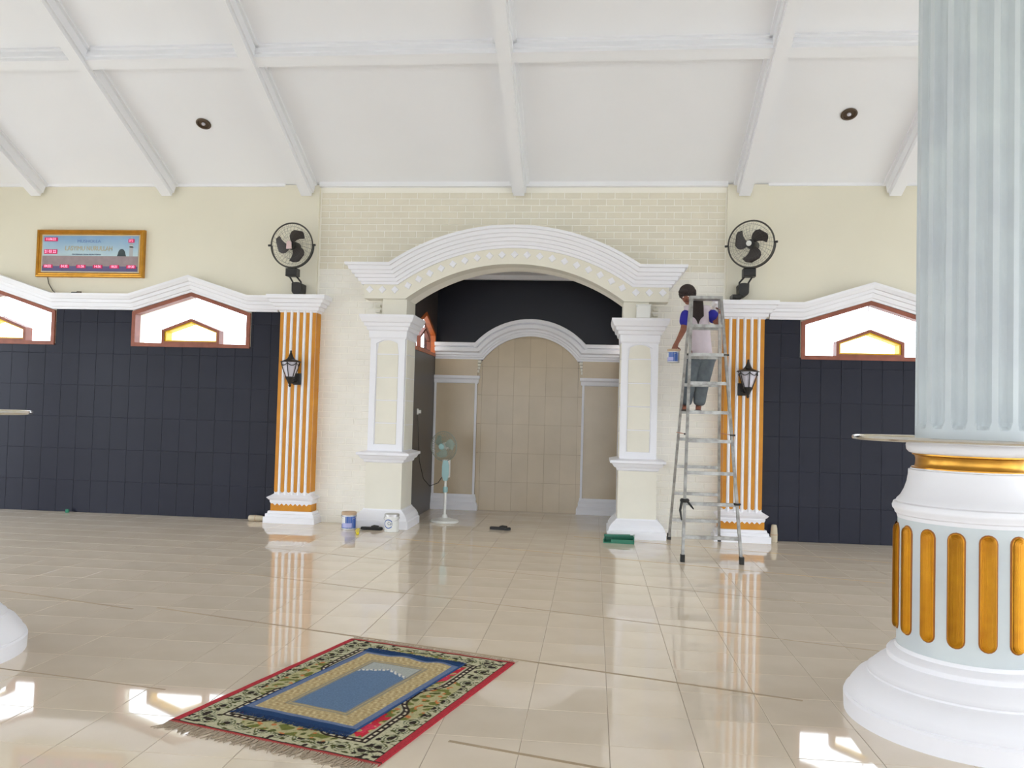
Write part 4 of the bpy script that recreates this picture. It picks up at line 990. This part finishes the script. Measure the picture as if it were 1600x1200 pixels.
def big(X, Y, W, L):
    C = np.zeros(X.shape+(3,)); C[:] = CRM
    dx = np.minimum(X, W-X); dy = np.minimum(Y, L-Y)
    # cartouche: the dark band steps inwards round a medallion at the middle of each side
    bu = .085*np.exp(-((Y-L/2)/.16)**4); bv = .085*np.exp(-((X-W/2)/.14)**4)
    d = np.minimum(dx-bu, dy-bv); d0 = np.minimum(dx, dy)
    # scrolls: spirals set along the border
    def scroll(u, v, per, sgn):
        k = np.floor(u/per); uu = u-(k+.5)*per; vv = (v-.095)*np.where(k % 2 == 0, 1, -1)*sgn
        r = np.hypot(uu, vv); th = np.arctan2(vv, uu); sp = np.abs(((r*70-th/ (2*PI)*1.6) % 1.)-.5)
        return (r < .045) & (sp < .17), (r < .018), (np.abs(vv-.028*np.sin(uu*70)) < .005) & (r > .03)
    horiz = dy < dx
    u = np.where(horiz, X, Y); v = d0
    a, b, c_ = scroll(u, v, .105, 1)
    brd = d > 0
    put(C, a, GRN*.75); put(C, c_, OLV*.8); put(C, b, DRK)
    n1 = noise2(X, Y, 150, 5); n2 = noise2(X, Y, 95, 6)
    put(C, (n1 > .30) & (d0 < .165), OLV*.7); put(C, (n2 > .42) & (d0 < .165), DRK)
    crn = (dx < .17) & (dy < .17); put(C, crn & (n1 > .15), DRK)
    # medallions
    md = np.minimum(((X-W/2)/.26)**2+((dy-.18)/.12)**2, ((Y-L/2)/.30)**2+((dx-.18)/.12)**2)
    band = (d > .165) & (d < .205); put(C, band, DRK*1.1)
    dash = (np.abs(d-.185) < .006) & (((u*22) % 1.) < .6); put(C, dash, np.array((206,196,170)))
    put(C, (d >= .205) & (d < .215), CRM*.95)
    inn = d >= .215; put(C, inn, RED*1.12); put(C, inn & (noise2(X, Y, 60, 9) > .12), PNK*.95)
    fl_ = (md < 1.1) & ((d > .215) | ((d < .165) & (d0 > .10))); put(C, fl_, np.array((176,170,128)))
    n3 = noise2(X, Y, 80, 11); n4 = noise2(X, Y, 110, 12)
    put(C, fl_ & (n3 > .12), OLV*1.05); put(C, fl_ & (n4 > .35), ORG); put(C, fl_ & (n3 < -.35), np.array((84,90,44)))
    leaf = inn & (md < 1.9) & (md > 1) & (n3 > .1); put(C, leaf, OLV)
    put(C, (d > .215) & (dx < .42) & (dy < .42) & (n4 > .2), np.array((190,170,120)))
    put(C, dx < .034, np.array((178,52,62))); put(C, (dx > .034) & (dx < .042), DRK); put(C, (dy < .018), np.array((170,60,60))); put(C, (dy > .018) & (dy < .026), DRK*1.2)
    return C*(1+.06*rs.randn(*X.shape))[..., None]
def small(X, Y, W, L):
    C = np.zeros(X.shape+(3,)); C[:] = (104,120,152)
    dx = np.minimum(X, W-X); dy = np.minimum(Y, L-Y)
    put(C, dy < .055, np.array((32,62,104))); put(C, dx < .012, np.array((52,80,128)))
    dd = np.minimum(dx-.045, dy-.08); g = dd > 0
    put(C, g, np.array((182,162,120))); nz = noise2(X, Y, 260, 21); put(C, g & (nz > .22), np.array((206,190,146))); put(C, g & (nz < -.33), np.array((160,134,92)))
    i0 = dd > .10; put(C, i0, np.array((150,142,122))); put(C, dd > .112, np.array((176,160,122))); put(C, dd > .122, np.array((136,134,128))); put(C, dd > .132, np.array((168,172,168)))
    f = dd > .132; cx = W/2; hw = W/2-.045-.132-.0
    top_ = L-.30-.52*np.abs(X-cx)-.012*np.abs(np.sin((X-cx)*70))
    fld = f & (Y < top_); put(C, fld, np.array((98,122,152))); edge = f & (np.abs(Y-top_-.012) < .012); put(C, edge, np.array((216,214,206))); put(C, edge & (((X*38+Y*20) % 1.) < .35), np.array((104,124,150)))
    return C*(1+.04*rs.randn(*X.shape))[..., None]
P1 = Vector((-1.96, 3.72)); ax = Vector((-.87, 3.41))-P1; ang = math.atan2(ax.y, ax.x)
rugb = rug('large_rug', 'large floral rug with red edges, cream border and fringed ends lying on the tiles', (P1.x, P1.y), ang, 1.14, 1.57, .0042, big, .007, .0)
P2 = Vector((-1.705, 3.895)); ang2 = math.atan2(3.695-3.895, -1.07+1.705)
rugs_ = rug('prayer_rug', 'small blue and gold prayer rug lying on top of the large floral rug', (P2.x, P2.y), ang2, .665, 1.165, .0042, small, .004, .0082,
    lambda X, Y: .006*np.exp(-((Y-1.09)/.07)**2)*(np.sin(X*26)+1)*(X > .2))
FR1 = mat('greyish_tan_fringe', (176, 160, 140), .95, var=.2, nscale=60); FR2 = mat('dark_blue_fringe', (30, 60, 104), .95, var=.3, nscale=60)
def fringe(t, W, L, end, ln, n_, m_, z, r):
    m = MB(); y0 = 0 if end == 0 else L; sg = -1 if end == 0 else 1
    for k in range(n_):
        x = W*(k+.5)/n_; a = random.uniform(-.5, .5); l_ = ln*random.uniform(.7, 1.1)
        m.tube([(x, y0-sg*.005, z), (x+a*l_*.3, y0+sg*l_*.5, z*.6), (x+a*l_, y0+sg*l_, .003)], [r, r*.9, r*.5], 4)
    m.build('fringe', m_, t, world=False, kind='stuff')
fringe(rugb, 1.14, 1.57, 0, .085, 150, FR1, .005, .0035); fringe(rugb, 1.14, 1.57, 1, .05, 150, FR1, .005, .003)
fringe(rugs_, .665, 1.165, 0, .035, 110, FR2, .005, .003); fringe(rugs_, .665, 1.165, 1, .03, 110, FR2, .008, .003)

for o in sc.objects:
    if '_o' in o: del o['_o']
    if o.parent is None: continue
    if 'category' in o: del o['category']
